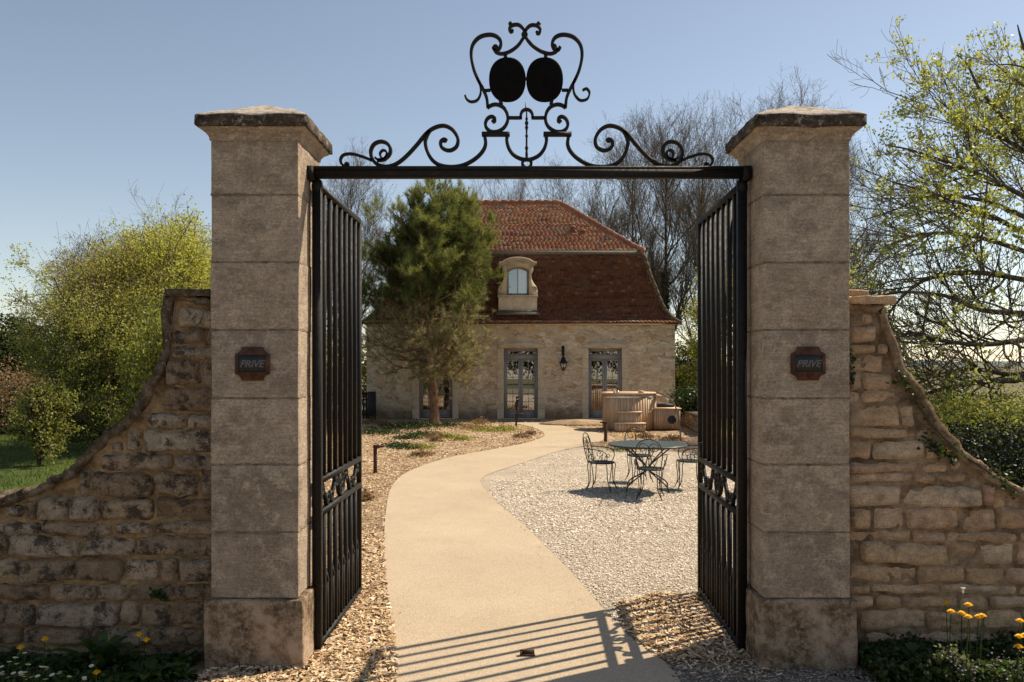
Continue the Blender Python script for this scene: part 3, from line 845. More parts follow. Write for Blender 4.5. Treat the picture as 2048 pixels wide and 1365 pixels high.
# ================================================================== GATES
def spiral(cx, cz, r0, r1, a0, turns, n=26):
    t = np.linspace(0, 1, n); a = a0 + turns * 2 * np.pi * t; r = r0 + (r1 - r0) * t
    return np.stack([cx + r * np.cos(a), cz + r * np.sin(a)], 1)
def gate_leaf(loc, rz, label, L=1.41):
    t = thing('iron_gate', label, 'gate', loc, rz, 'wrought iron gate leaves')
    z0, z1 = .012, 3.275
    f = MB()
    f.box(-.030, .030, -.030, .030, z0 - .006, 3.29); f.build('hinge_stile', M['iron'], t)
    k = MB(); k.lathe([(.001, 0), (.030, .004), (.040, .03), (.042, .055), (.034, .085), (.022, .10), (.001, .102)], 12, (0, 0, 3.20))
    k.build('hinge_knuckle', M['iron'], t)
    f = MB(); f.box(L - .020, L + .020, -.020, .020, z0, z1); f.build('lock_stile', M['iron'], t)
    for za, zb in ((3.235, 3.275), (1.165, 1.205), (.935, .975), (z0, z0 + .045)):
        f = MB(); f.box(.030, L - .020, -.022, .022, za, zb); f.build('rail', M['iron'], t)
    nb = 7
    for i in range(nb):
        x = L * (i + 1) / (nb + 1)
        b = MB(); b.box(x - .016, x + .016, -.016, .016, 1.205, 3.235); b.box(x - .016, x + .016, -.016, .016, z0 + .045, .935); b.build('bar', M['iron'], t)
    for i in range(nb + 1):
        x = L * (i + .5) / (nb + 1)
        b = MB(); b.box(x - .012, x + .012, -.012, .012, z0 + .045, .42)
        V = [[x - .016, -.016, .42], [x + .016, -.016, .42], [x + .016, .016, .42], [x - .016, .016, .42], [x, 0, .52]]
        b.add(V, [np.array([[0, 1, 4], [1, 2, 4], [2, 3, 4], [3, 0, 4]]), np.array([[3, 2, 1, 0]])])
        b.build('dog_bar', M['iron'], t)
    zc = 1.07; cx = L / 2
    r = MB(); r.ribbon(spiral(cx, zc, .088, .088, 0, 1, 30), .014, -.016, .016); r.ribbon(spiral(cx, zc + .03, .012, .045, 0, 1.1), .011, -.014, .014); r.ribbon(spiral(cx, zc - .03, .012, .045, np.pi, 1.1), .011, -.014, .014)
    r.build('ring', M['iron'], t)
    for s in (-1, 1):
        for q, (xa, xb) in enumerate(((.11, .38), (.38, .66))):
            b = MB()
            m = (xa + xb) / 2; up = 1 if q == 0 else -1
            a = spiral(cx + s * (xa + .055), zc + up * .045, .012, .050, 0 if s > 0 else np.pi, 1.25 * s * up, 22)
            e = spiral(cx + s * (xb - .055), zc - up * .045, .012, .050, np.pi if s > 0 else 0, 1.25 * s * up, 22)
            pts = np.concatenate([a, cr([a[-1], (cx + s * m, zc), e[-1]], 6)[1:-1], e[::-1]])
            b.ribbon(pts, .012, -.015, .015)
            b.build('scroll', M['iron'], t)
    lk = MB()
    lk.box(L - .12, L - .02, -.025, .025, 1.21, 1.33) if rz > 0 and loc[0] > 0 else lk.tube([(L + .02, 0, 1.26), (L + .045, 0, 1.26)], .012, 8)
    lk.build('latch', M['iron'], t)
    return t
def ang(p, q): return math.atan2(q[1] - p[1], q[0] - p[0])
pL, qL = (-1.376, 5.60), (-1.358, 6.99); pR, qR = (1.594, 5.60), (1.632, 7.0)
gate_leaf((*pL, 0), ang(pL, qL), 'black iron gate leaf standing open against the left stone pillar')
gate_leaf((*pR, 0), ang(pR, qR), 'black iron gate leaf standing open against the right stone pillar')

# ---- overthrow with scrolls
YB = 5.57
def U(u, v): return (PX(640 + .4004 * u, YB), PZ(20 + .4004 * v, YB))
ov = thing('gate_overthrow', 'black wrought iron arch bar with scrolls and two oval shields above the gateway', 'gate arch', (.106, YB, 3.34))
oo = ov.location
b = MB(); b.box(PX(615, YB), PX(1500, YB), YB - .034, YB + .034, PZ(356.5, YB), PZ(337.5, YB))
b.box(PX(616, YB), PX(1499, YB), YB - .044, YB + .044, PZ(338, YB) - .012, PZ(335.5, YB)); b.build('beam', M['iron'], ov, oo)
for xx in (615, 1484):
    b = MB(); b.box(PX(xx, YB), PX(xx + 15, YB), YB - .05, YB + .05, PZ(362, YB), PZ(335, YB)); b.build('end_bracket', M['iron'], ov, oo)
Mr = lambda pts: [(2064 - u, v) for u, v in pts]
def scr(name, pts, th=.0195, m=7, dy=.016, mirror=True, taper=0):
    for q in ((pts, Mr(pts)) if mirror else (pts,)):
        xz = cr([U(*p) for p in q], m)
        t = np.full(len(xz), th)
        if taper: t = th * np.clip(np.linspace(taper, 1.5, len(xz)), taper, 1)
        b = MB(); b.ribbon(xz, t, YB - dy, YB + dy); b.build(name, M['iron'], ov, oo)
def ball(pts, r):
    for (u, v) in pts:
        x, z = U(u, v); b = MB(); p = [(r * math.sin(a), -r * math.cos(a)) for a in np.linspace(0.02, math.pi - .02, 8)]
        b.lathe(p, 10, (x, YB, z)); b.build('ball', M['iron'], ov, oo, True)
scr('tail_scroll', [(133, 764), (141, 772), (128, 782), (110, 772), (103, 748), (118, 726), (155, 720), (200, 730), (262, 753)], .016)
ball([(130, 770), (1934, 770)], .014)
scr('side_scroll', [(313, 745), (304, 735), (300, 718), (313, 703), (328, 706), (334, 722), (322, 742), (296, 752), (274, 738)], .013)
scr('side_scroll', [(285, 752), (318, 748), (346, 725), (352, 695), (335, 668), (303, 659), (270, 673), (254, 708), (264, 750), (294, 776), (338, 783), (385, 768), (430, 733), (480, 680), (530, 620), (572, 590), (620, 580), (662, 600), (688, 642), (684, 680), (658, 701), (630, 701), (606, 684), (604, 660), (620, 648), (634, 655)], .0225)
ball([(622, 655), (1442, 655)], .015)
scr('centre_scroll', [(548, 604), (534, 630), (526, 662), (536, 708), (562, 752), (602, 777), (660, 785), (720, 775), (775, 745), (812, 708), (827, 672), (823, 632)], .0235)
for q in ((808, 948), (1116, 1256)):
    b = MB(); x0, z0 = U(q[0], 612); x1, z1 = U(q[1], 632); b.box(x0, x1, YB - .02, YB + .02, z1, z0); b.build('shelf', M['iron'], ov, oo)
scr('lower_cradle', [(935, 632), (933, 655), (943, 692), (966, 724), (1000, 744), (1032, 750)], .0225)
x, z = U(1033, 768); b = MB(); b.ribbon(spiral(x, z, .031, .031, 0, 1, 28), .019, YB - .018, YB + .018); b.build('ring', M['iron'], ov, oo)
scr('top_hoop', [(942, 540), (1000, 540), (1003, 537), (1003, 524), (1012, 506), (1032, 498), (1052, 506), (1061, 524), (1061, 537), (1065, 540), (1124, 540)], .018, 5, mirror=False)
prof = [(742, .008), (722, .010), (705, .007), (690, .013), (680, .007), (640, .0065), (630, .012), (622, .006), (600, .007), (588, .013), (578, .007), (572, .012), (562, .013), (555, .006), (545, .010), (535, .005), (510, .0045), (480, .003), (460, .001)]
b = MB(); pts = [(U(1032 - (6 if v < 500 else 0), v)[0], YB, U(1032, v)[1]) for v, r in prof]; b.tube(pts, [r for v, r in prof], 8); b.build('spindle', M['iron'], ov, oo, True)
scr('small_scroll', [(862, 561), (873, 556), (872, 542), (856, 534), (836, 545), (826, 570), (834, 594), (858, 609), (890, 607), (920, 588), (937, 555), (934, 518), (915, 488), (884, 474), (858, 477), (836, 490)], .0205)
ball([(864, 556), (1200, 556)], .013)
scr('shield_frame', [(838, 490), (832, 440), (812, 392), (786, 342), (766, 290), (755, 225), (765, 172), (800, 136), (850, 125), (888, 138), (904, 168), (894, 196), (874, 200), (864, 186)], .0205)
ball([(876, 188), (1170, 185)], .022)
scr('crest_scroll', [(868, 196), (882, 214), (912, 220), (950, 208), (986, 182), (1010, 150), (1024, 122), (1016, 96), (992, 76), (962, 78), (946, 94), (953, 110), (964, 104)], .0175, mirror=False)
scr('crest_scroll', [(1190, 196), (1176, 212), (1146, 220), (1104, 208), (1062, 180), (1036, 150), (1024, 122), (1032, 96), (1054, 78), (1084, 80), (1100, 98), (1094, 118), (1080, 116)], .0175, mirror=False)
ball([(952, 70), (1092, 70)], .017); ball([(960, 104), (1084, 112)], .012); ball([(1022, 124)], .024)
scr('side_tendril', [(786, 340), (800, 380), (802, 420), (785, 452), (755, 460), (734, 448), (724, 428)], .013, mirror=False)
scr('side_tendril', [(1278, 335), (1266, 372), (1270, 418), (1298, 452), (1334, 446), (1346, 415), (1332, 395), (1312, 402)], .013, mirror=False)
for (u, v, ru) in ((936, 350, 92), (1122, 350, 92)):
    x, z = U(u, v); rx = ru * .4004 / F * YB; rz = 111 * .4004 / F * YB
    a = np.linspace(0, 2 * np.pi, 40, endpoint=False); sx = np.sign(np.cos(a)) * np.abs(np.cos(a)) ** .88; sz = np.sign(np.sin(a)) * np.abs(np.sin(a)) ** .92
    b = MB(); b.prism_y(np.stack([x + rx * sx, z + rz * sz], 1), YB - .008, YB + .008)
    rr3 = [(1.0, -.0085), (.97, -.012), (.88, -.015), (.6, -.019), (.3, -.021), (.02, -.0215)]
    V = np.array([np.stack([x + rx * q * .98 * sx, np.full(40, YB + yq), z + rz * q * .98 * sz], 1) for q, yq in rr3]); k = np.arange(5)[:, None] * 40; i = np.arange(40)[None]; j = (i + 1) % 40
    b.add(V, np.stack([k + i, k + j, k + 40 + j, k + 40 + i], -1).reshape(-1, 4))
    b.build('oval_shield', M['shield'], ov, oo)
for (u0, v0, u1, v1) in ((926, 222, 926, 242), (1127, 222, 1127, 242), (900, 450, 906, 474), (1158, 450, 1154, 474), (824, 404, 852, 402), (1208, 402, 1240, 402), (1022, 345, 1036, 345)):
    p, q = U(u0, v0), U(u1, v1); b = MB(); b.tube([(p[0], YB, p[1]), (q[0], YB, q[1])], .013, 8); b.build('clasp', M['iron'], ov, oo)

# gate stop lying on the path
gs = thing('gate_stop', 'small rusty metal gate stop set in the sandy path', 'gate stop', (PX(1055, 5.5), 5.5, 0))
b = MB(); b.box(-.052, .052, -.018, .004, .004, .014); b.box(-.052, .048, .006, .018, .004, .040); b.box(-.052, -.038, -.018, .006, .014, .034); b.build('bracket', M['rust'], gs)
# ================================================================== HOUSE
HX = .255; HY = 29.9; HW = 5.765                      # centre, front face, half width of the walls
DEPTH = 7.92
house = thing('house', 'old stone house with a dormer, brown mansard roof and red tiled top roof', 'house', (HX, HY, 0))
ho = house.location
def hp(px, py, Y=29.9): return (PX(px, Y), PZ(py, Y))
doors = [(838, 905), (1007.5, 1075.5), (1177, 1244)]
DT, DB = 697, 837                                       # door top / bottom pixel rows
s = 29.9 / F
zt = PZ(DT, 29.9); zb = .03
# front wall built round the openings
w = MB(); zw = 3.56; Tk = .42
xe = [HX - HW]
for a_, b_ in doors: xe += [PX(a_, 29.9), PX(b_, 29.9)]
xe += [HX + HW]
def wallbox(x0, x1, z0, z1):
    nx = max(1, int((x1 - x0) / .12)); nz = max(1, int((z1 - z0) / .12))
    X, Z = np.meshgrid(np.linspace(x0, x1, nx + 1), np.linspace(z0, z1, nz + 1), indexing='ij')
    p = np.stack([X, X * 0 + HY, Z], -1)
    p[..., 1] -= .012 * vnoise(p * 3.3, 5) * 1
    I = np.arange((nx + 1) * (nz + 1)).reshape(nx + 1, nz + 1)
    w.add(p, np.stack([I[:-1, :-1], I[1:, :-1], I[1:, 1:], I[:-1, 1:]], -1).reshape(-1, 4))
for i in range(0, 8, 2): wallbox(xe[i], xe[i + 1], -.05, zt)
wallbox(xe[0], xe[-1], zt, zw)
def quad(mb, *p): mb.add(np.array(p, float), np.array([[0, 1, 2, 3]]))
for sx in (-1, 1):
    x = HX + sx * HW
    q = [(x, HY, -.05), (x, HY + DEPTH, -.05), (x, HY + DEPTH, zw), (x, HY, zw)]
    quad(w, *(q if sx > 0 else q[::-1]))
quad(w, (HX + HW, HY + DEPTH, -.05), (HX - HW, HY + DEPTH, -.05), (HX - HW, HY + DEPTH, zw), (HX + HW, HY + DEPTH, zw))
w.build('wall', M['hwall'], house, ho, True)
r_ = MB(); ins = .45
r_.box(HX - HW + ins, HX + HW - ins, HY + 3.2, HY + 3.25, 0, 3.3); r_.box(HX - HW + ins, HX + HW - ins, HY + .4, HY + 3.2, -.03, 0.02); r_.box(HX - HW + ins, HX + HW - ins, HY + .4, HY + 3.2, 3.3, 3.34)
r_.build('room', M['dark'], house, ho)

# door surrounds, arches, doors
for k, (a_, b_) in enumerate(doors):
    xa, xb = PX(a_, 29.9), PX(b_, 29.9); cx = (xa + xb) / 2; hw = (xb - xa) / 2
    sr = MB()
    zz = np.linspace(.0, zt, 8); rr = np.random.default_rng(k)
    for i in range(7):
        for sg in (-1, 1):
            o_ = rr.uniform(.21, .27)
            x0, x1 = (cx - hw - o_, cx - hw) if sg < 0 else (cx + hw, cx + hw + o_)
            sr.rbox(x0, x1, HY - .022, HY + .25, zz[i] + .003, zz[i + 1] - .002, .008, .2)
    def arc(h0, rise, wdt, n=17):
        t = np.linspace(-1, 1, n); return np.stack([cx + t * wdt, h0 + rise * (1 - t ** 2)], 1)
    up = arc(zt + .14, .13, hw + .235); lo_ = arc(zt - .02, .085, hw)
    poly = np.concatenate([[[cx - hw - .235, zt + .003]], [[cx - hw, zt + .003]], lo_[1:-1], [[cx + hw, zt + .003]], [[cx + hw + .235, zt + .003]], up[::-1]])
    sr.prism_y(poly, HY - .024, HY + .25)
    sr.build('door_surround', M['lime_b'], house, ho)
    # relieving line over the arch
    ar = MB(); u2 = arc(zt + .165, .14, hw + .27); ar.ribbon(u2, .035, HY - .034, HY + .05); ar.build('hood_mould', M['lime'], house, ho)
    st_ = MB(); st_.box(cx - hw - .12, cx + hw + .12, HY - .10, HY + .10, -.02, .028); st_.build('doorstep', M['lime_b'], house, ho)
    d = MB(); y0, y1 = HY + .17, HY + .24
    zT = zt + .08; T1 = PZ(702, 29.9); T0 = PZ(709.5, 29.9); L1 = PZ(719, 29.9); L0 = PZ(821, 29.9)
    zf = .03
    d.box(xa, xb, y0, y1, T1, zT); d.box(xa, xb, y0 - .01, y1, L1 + .01, T0)
    for x0, x1 in ((xa, xa + .075), (xb - .075, xb)): d.box(x0, x1, y0 - .008, y1, zf, T1)
    d.build('door_frame', M['grey_paint'], house, ho)
    for sg in (-1, 1):
        lf = MB(); x0, x1 = (xa + .077, cx - .002) if sg < 0 else (cx + .002, xb - .077)
        st = .075 if sg else 0
        xi0, xi1 = x0 + .055, x1 - .085
        if sg > 0: xi0, xi1 = x0 + .085, x1 - .055
        lf.box(x0, xi0, y0, y1 - .01, zf + .01, L1 + .008); lf.box(xi1, x1, y0, y1 - .01, zf + .01, L1 + .008)
        lf.box(xi0, xi1, y0 + .004, y1 - .012, L1 - .055, L1 + .006)
        lf.box(xi0, xi1, y0 + .004, y1 - .012, zf + .012, L0 - .01)
        for zz_ in (.12, .19, .26): lf.box(xi0 - .02, xi1 + .02, y0 - .006, y0 + .001, zz_, zz_ + .028)
        lf.box(xi0 - .03, xi1 + .03, y0 - .02, y0 + .001, zf + .02, zf + .06)
        rows = 6; ph = (L1 - .055 - L0) / rows
        for q in range(rows):
            z_ = L0 + q * ph - .010
            lf.box(xi0, xi1, y0 + .008, y1 - .018, z_, z_ + .020)
        xm = (xi0 + xi1) / 2; lf.box(xm - .010, xm + .010, y0 + .006, y1 - .016, L0, L1 - .05)
        lf.box(x0 + (.01 if sg > 0 else .0), x0 + .015, y0 - .012, y0, 1.0, 1.02) if False else None
        ob = lf.build('door', M['grey_paint'], house, ho)
        gl = MB(); yy = (y0 + y1) / 2; quad(gl, (xi0, yy, L0 - .01), (xi1, yy, L0 - .01), (xi1, yy, L1 - .05), (xi0, yy, L1 - .05)); g_ = gl.build('pane', M['glass'], ob, ho)
        if sg > 0:
            hd = MB(); hd.tube([(x0 + .03, y0 - .05, 1.02), (x0 + .12, y0 - .055, 1.02)], .010, 6); hd.tube([(x0 + .03, y0, 1.02), (x0 + .03, y0 - .05, 1.02)], .009, 6); hd.build('handle', M['chrome'], ob, ho)
        # fanlight half
        fl = MB(); fx0, fx1 = (xa + .075, cx - .03) if sg < 0 else (cx + .03, xb - .075)
        fl.box(fx0, fx0 + .03, y0 + .002, y1 - .01, T0, T1); fl.box(fx1 - .03, fx1, y0 + .002, y1 - .01, T0, T1)
        fl.box(fx0 + .03, fx1 - .03, y0 + .003, y1 - .012, T0 + .001, T0 + .022); fl.box(fx0 + .03, fx1 - .03, y0 + .003, y1 - .012, T1 - .022, T1 - .001)
        xm = (fx0 + fx1) / 2; fl.box(xm - .011, xm + .011, y0 + .006, y1 - .016, T0, T1)
        if sg > 0: fl.box(cx - .03, cx + .03, y0, y1 - .005, T0, T1)
        fo = fl.build('fanlight', M['grey_paint'], house, ho)
        gl = MB(); quad(gl, (fx0, yy, T0), (fx1, yy, T0), (fx1, yy, T1), (fx0, yy, T1)); gl.build('pane', M['glass'], fo, ho)

# ---- roofs
def offs(d, hw0, y0): return d
prof = np.array([(0, 3.545), (.10, 3.60), (.26, 3.74), (.48, 4.02), (.66, 4.46), (.82, 4.96), (.99, 5.46), (1.12, 5.96), (1.22, 6.34)])
prof_s = cr(prof, 6)
E0 = dict(cx=.255, hw=5.905, y0=29.72, dep=(33.86 - 29.72) * 2)
def tile_side(mb, curve, E, side, expo, tw, jit, aged, seed, lift=.012):
    """rows of single clay tiles up a roof slope. curve (setback, z)"""
    r = np.random.default_rng(seed)
    seg = np.linalg.norm(np.diff(curve, axis=0), axis=1); S = np.concatenate([[0], np.cumsum(seg)])
    Ltot = S[-1]; n = int(Ltot / expo)
    at = lambda s_: (np.interp(s_, S, curve[:, 0]), np.interp(s_, S, curve[:, 1]))
    for i in range(n + 1):
        s0 = i * expo; s1 = min(s0 + expo * 1.5, Ltot)
        (d0, z0), (d1, z1) = at(s0), at(s1)
        t = np.array([d1 - d0, z1 - z0]); t /= np.linalg.norm(t) + 1e-9; nn = np.array([-t[1], t[0]])
        if side in ('f', 'b'): half0 = E['hw'] - d0
        else: half0 = E['dep'] / 2 - d0
        m = int(2 * half0 / tw) + 2
        x = -half0 - r.uniform(0, tw) + np.arange(m) * tw
        xa = np.clip(x + .001, -half0, half0); xb = np.clip(x + tw - .001, -half0, half0)
        k = (xb - xa) > .02; xa, xb = xa[k], xb[k]; m = len(xa)
        jb = r.normal(0, aged, m); lf = r.exponential(aged * .3, m); th = .018; tl = r.normal(0, aged * .15, m)
        def P3(x_, d_, z_, nofs, sl):
            dd = d_ + t[0] * sl + nn[0] * nofs; zz = z_ + t[1] * sl + nn[1] * nofs
            if side == 'f': return np.stack([E['cx'] + x_, E['y0'] + dd, zz], -1)
            if side == 'b': return np.stack([E['cx'] - x_, E['y0'] + E['dep'] - dd, zz], -1)
            yc = E['y0'] + E['dep'] / 2
            if side == 'r': return np.stack([E['cx'] + E['hw'] - dd, yc + x_, zz], -1)
            return np.stack([E['cx'] - E['hw'] + dd, yc - x_, zz], -1)
        o_b = lift + .022 + lf
        V = np.stack([P3(xa, d0, z0, o_b + tl, jb), P3(xb, d0, z0, o_b - tl, jb), P3(xb, d1, z1, lift + 0 * lf, 0 * jb), P3(xa, d1, z1, lift + 0 * lf, 0 * jb),
                      P3(xa, d0, z0, o_b + tl - th, jb), P3(xb, d0, z0, o_b - tl - th, jb), P3(xb, d1, z1, lift - .01 + 0 * lf, 0 * jb), P3(xa, d1, z1, lift - .01 + 0 * lf, 0 * jb)], 1)
        b = np.arange(m)[:, None] * 8
        f = np.concatenate([b + [0, 1, 2, 3], b + [4, 5, 1, 0], b + [4, 0, 3, 7], b + [5, 6, 2, 1]])
        sm = np.interp(np.arange(m) / 4.0, np.arange(m // 4 + 3), r.random(m // 4 + 3))
        mb.add(V, f, np.tile(np.clip(.5 + (sm - .5) * .75 + (r.random(m) - .5) * .75, 0, 1), 4))
def roof_core(curve, E, name, mat):
    mb = MB(); V = []
    for d, z in curve:
        x0, x1 = E['cx'] - E['hw'] + d, E['cx'] + E['hw'] - d; y0, y1 = E['y0'] + d, E['y0'] + E['dep'] - d
        V.append([(x0, y0, z), (x1, y0, z), (x1, y1, z), (x0, y1, z)])
    V = np.array(V); K = len(V); k = np.arange(K - 1)[:, None] * 4; i = np.arange(4)[None]; j = (i + 1) % 4
    mb.add(V, [np.stack([k + i, k + j, k + 4 + j, k + 4 + i], -1).reshape(-1, 4), np.array([[3, 2, 1, 0]]), np.array([[0, 1, 2, 3]]) + (K - 1) * 4])
    return mb
lo_r = roof_core(prof_s, E0, 'lower_roof', 'tile_low')
for i_, sd_ in enumerate('frlb'): tile_side(lo_r, prof_s, E0, sd_, .088, .15, 0, .0025, 40 + i_)
lower = lo_r.build('lower_roof', M['tile_low'], house, ho)
# the lowest kick of eaves tiles, its sunlit look painted as lighter tile colour
ev = MB(); pe = prof_s[:9].copy(); pe[:, 1] += .02; pe[:, 0] -= .05
E0b = dict(cx=.255, hw=5.905, y0=29.72, dep=E0['dep'])
for i_, sd_ in enumerate('frlb'): tile_side(ev, pe, E0b, sd_, .095, .15, 0, .007, 50 + i_, .02)
ev.build('eaves_tiles', M['tile_top'], lower, ho)
UW = 4.80; E1 = dict(cx=.20, hw=UW, y0=30.84, dep=(33.86 - 30.84) * 2)
pu = np.array([(0, 6.43), (.16, 6.52), (.6, 6.86), (3.015, 8.86)]); pu_s = cr(pu, 6)
up_r = roof_core(pu_s, E1, 'upper_roof', 'tile_top')
for i_, sd_ in enumerate('frlb'): tile_side(up_r, pu_s, E1, sd_, .115, .17, 0, .005, 60 + i_, .01)
upper = up_r.build('upper_roof', M['tile_top'], house, ho)
fa = MB()
fa.box(.20 - UW + .12, .20 + UW - .12, 30.86, 30.98, 6.28, 6.425); fa.box(.20 - UW + .12, .20 + UW - .12, 36.75, 36.88, 6.28, 6.425)
fa.box(.20 + UW - .24, .20 + UW - .12, 30.985, 36.74, 6.28, 6.425); fa.box(.20 - UW + .12, .20 - UW + .24, 30.985, 36.74, 6.28, 6.425)
fa.build('fascia', M['wood_grey'], house, ho)
so_ = MB(); so_.box(HX - HW - .05, HX + HW + .05, HY - .09, HY + .0, 3.50, 3.555); so_.build('eaves_board', M['lime_b'], house, ho)
# hip and ridge tiles
def hip_line(pts, r, name, step, mat, par):
    P = np.asarray(pts); seg = np.linalg.norm(np.diff(P, axis=0), axis=1); S = np.concatenate([[0], np.cumsum(seg)])
    mb = MB(); n = int(S[-1] / step)
    for i in range(n):
        q = [np.array([np.interp(s_, S, P[:, c]) for c in range(3)]) for s_ in (i * step, (i + .5) * step, (i + 1.08) * step)]
        mb.tubes(np.array(q)[None], np.array([[r * 1.12, r * 1.05, r * .92]]), 8, True, random.random())
    mb.build(name, M[mat], par, ho, True)
for sx in (-1, 1):
    for sy in (0, 1):
        f = lambda E, d, z: (E['cx'] + sx * (E['hw'] - d), (E['y0'] + d) if sy == 0 else (E['y0'] + E['dep'] - d), z)
        hip_line([f(E0, d - .06, z + .03) for d, z in prof_s], .085, 'hip_tiles', .30, 'wood_grey' if False else 'ridge_dark', lower) if False else hip_line([f(E0, d - .04, z + .03) for d, z in prof_s], .080, 'hip_tiles', .30, 'cope', lower)
        hip_line([f(E1, d, z + .03) for d, z in pu_s], .085, 'hip_tiles', .34, 'ridge', upper)
yr = 33.86
hip_line([(.20 - UW + 3.0, yr, 8.90), (.20 + UW - 3.0, yr, 8.90)], .10, 'ridge_tiles', .36, 'ridge', upper)
for px, py in ((1145, 462), (1166, 469)):
    Yv = 32.0; x = PX(px, Yv); z = PZ(py, Yv)
    v = MB(); v.lathe([(.085, -.16), (.085, .10), (.12, .10), (.12, .16), (.09, .20), (.001, .21)], 10, (x, Yv, z)); v.box(x - .19, x + .19, Yv - .22, Yv + .15, z - .20, z - .15)
    v.build('roof_vent', M['ridge'], upper, ho)

# ---- dormer
dm = MB(); YD = 30.02; sc_ = YD / F; cpx = 1035.5
def dp(px, py): return (PX(px, YD), PZ(py, YD))
win_top = [(1057.5, 541), (1053, 537.5), (1045, 534.5), (1035.5, 533.4)]
win = [(1057.5, 590)] + win_top; win = win + [(2 * cpx - x, y) for x, y in win[::-1][1:]]
jo = [(1075, 591), (1075.5, 582), (1073, 574), (1067, 566), (1063.5, 558), (1062.5, 545), (1066.5, 541), (1066.5, 531)]
jR = MB()
poly = [dp(*p) for p in jo] + [dp(1057.5, 531), dp(1057.5, 541), dp(1057.5, 591)]
poly_l = [dp(2 * cpx - x, y) for x, y in jo[::-1]]
jR.prism_y(np.array(poly), YD - .04, YD + .9)
jR.prism_y(np.array([dp(2 * cpx - 1057.5, 591), dp(2 * cpx - 1057.5, 541), dp(2 * cpx - 1057.5, 531)] + poly_l), YD - .04, YD + .9)
for sg in (-1, 1):
    c0 = dp(cpx + sg * 33.5, 579.5)
    sp = spiral(c0[0], c0[1], .02, .115, 0 if sg > 0 else np.pi, 1.4 * sg); jR.ribbon(sp, .03, YD - .075, YD - .03)
arc_o = [(1057.5, 531), (1057.5, 541), (1053, 537.5), (1045, 534.5), (cpx, 533.4), (2 * cpx - 1045, 534.5), (2 * cpx - 1053, 537.5), (2 * cpx - 1057.5, 541), (2 * cpx - 1057.5, 531)]
top_o = [(2 * cpx - 1066.5, 531), (2 * cpx - 1060, 527), (2 * cpx - 1052, 522.5), (2 * cpx - 1044, 520), (cpx, 519.2), (1044, 520), (1052, 522.5), (1060, 527), (1066.5, 531)]
jR.prism_y(np.array([dp(*p) for p in (arc_o + top_o)])[::-1][::-1], YD - .041, YD + .9)
dorm = jR.build('dormer', M['lime'], house, ho)
def band(pts, th, y0, name, mat='lime'):
    b = MB(); b.ribbon(cr([dp(*p) for p in pts], 5), th, y0, YD + .5); b.build(name, M[mat], dorm, ho)
band([(998, 527), (1004, 526), (1012, 521.5), (1022, 518.4), (1035.5, 517.2), (1049, 518.4), (1059, 521.5), (1067, 526), (1073, 527)], .075, YD - .17, 'cornice')
band([(1002, 530), (1008, 528.5), (1016, 524), (1025, 521.5), (1035.5, 520.6), (1046, 521.5), (1055, 524), (1063, 528.5), (1069, 530)], .05, YD - .11, 'moulding')
ap = MB(); x0, z1 = dp(996, 592.5); x1, z0 = dp(1075, 621)
ap.rbox(x0 + .02, x1 - .02, YD - .10, YD + .5, z0, z1 - .035, .012, .3); ap.rbox(x0 - .02, x1 + .02, YD - .15, YD + .5, z1 - .033, z1 + .02, .010, .3)
ap.build('apron', M['lime'], dorm, ho)
ap = MB(); x0, z1 = dp(992, 621.5); x1, z0 = dp(1079, 630)
ap.box(x0 + .06, x1 - .06, YD - .17, YD + .3, z0 + .07, z1); ap.box(x0, x1, YD - .26, YD + .3, z0 - .01, z0 + .068); ap.build('lead_sill', M['wood_grey'], dorm, ho)
wf = MB(); wq = cr([dp(*p) for p in ([(1057.5, 590)] + win_top + [(2 * cpx - x, y) for x, y in win_top[::-1][1:]] + [(2 * cpx - 1057.5, 590)])], 4)
wf.ribbon(np.array([dp(1055.6, 590), dp(1055.6, 541.5)]), .075, YD + .12, YD + .18); wf.ribbon(np.array([dp(2 * cpx - 1055.6, 590), dp(2 * cpx - 1055.6, 541.5)]), .075, YD + .12, YD + .18)
wf.ribbon(cr([dp(*p) for p in [(1056.5, 542.5), (1052, 539.5), (1045, 536.6), (cpx, 535.4), (2 * cpx - 1045, 536.6), (2 * cpx - 1052, 539.5), (2 * cpx - 1056.5, 542.5)]], 4), .085, YD + .121, YD + .181)
xa, za = dp(1015, 591); xb, zb_ = dp(1056, 586.5); wf.box(xa, xb, YD + .119, YD + .182, za, zb_)
xm = dp(cpx, 0)[0]; wf.box(xm - .014, xm + .014, YD + .125, YD + .175, zb_, dp(0, 537)[1])
wo = wf.build('window', M['grey_paint'], dorm, ho)
gl = MB(); a, b = dp(1015, 590), dp(1056, 535); quad(gl, (a[0], YD + .15, a[1]), (b[0], YD + .15, a[1]), (b[0], YD + .15, b[1]), (a[0], YD + .15, b[1])); gl.build('pane', M['glass'], wo, ho)
bk = MB(); bk.box(a[0] - .1, b[0] + .1, YD + .6, YD + .62, a[1] - .2, b[1] + .1); bk.build('room', M['dark'], dorm, ho)
cu = MB(); cx_ = np.linspace(xm + .02, b[0] + .05, 30); yy = YD + .25 + .03 * np.sin(cx_ * 55); V = np.zeros((2, 30, 3)); V[:, :, 0] = cx_; V[:, :, 1] = yy; V[0, :, 2] = a[1]; V[1, :, 2] = b[1]
i = np.arange(29); cu.add(V, np.stack([i, i + 1, i + 31, i + 30], 1)); cu.build('curtain', M['curtain'], wo, ho, True)

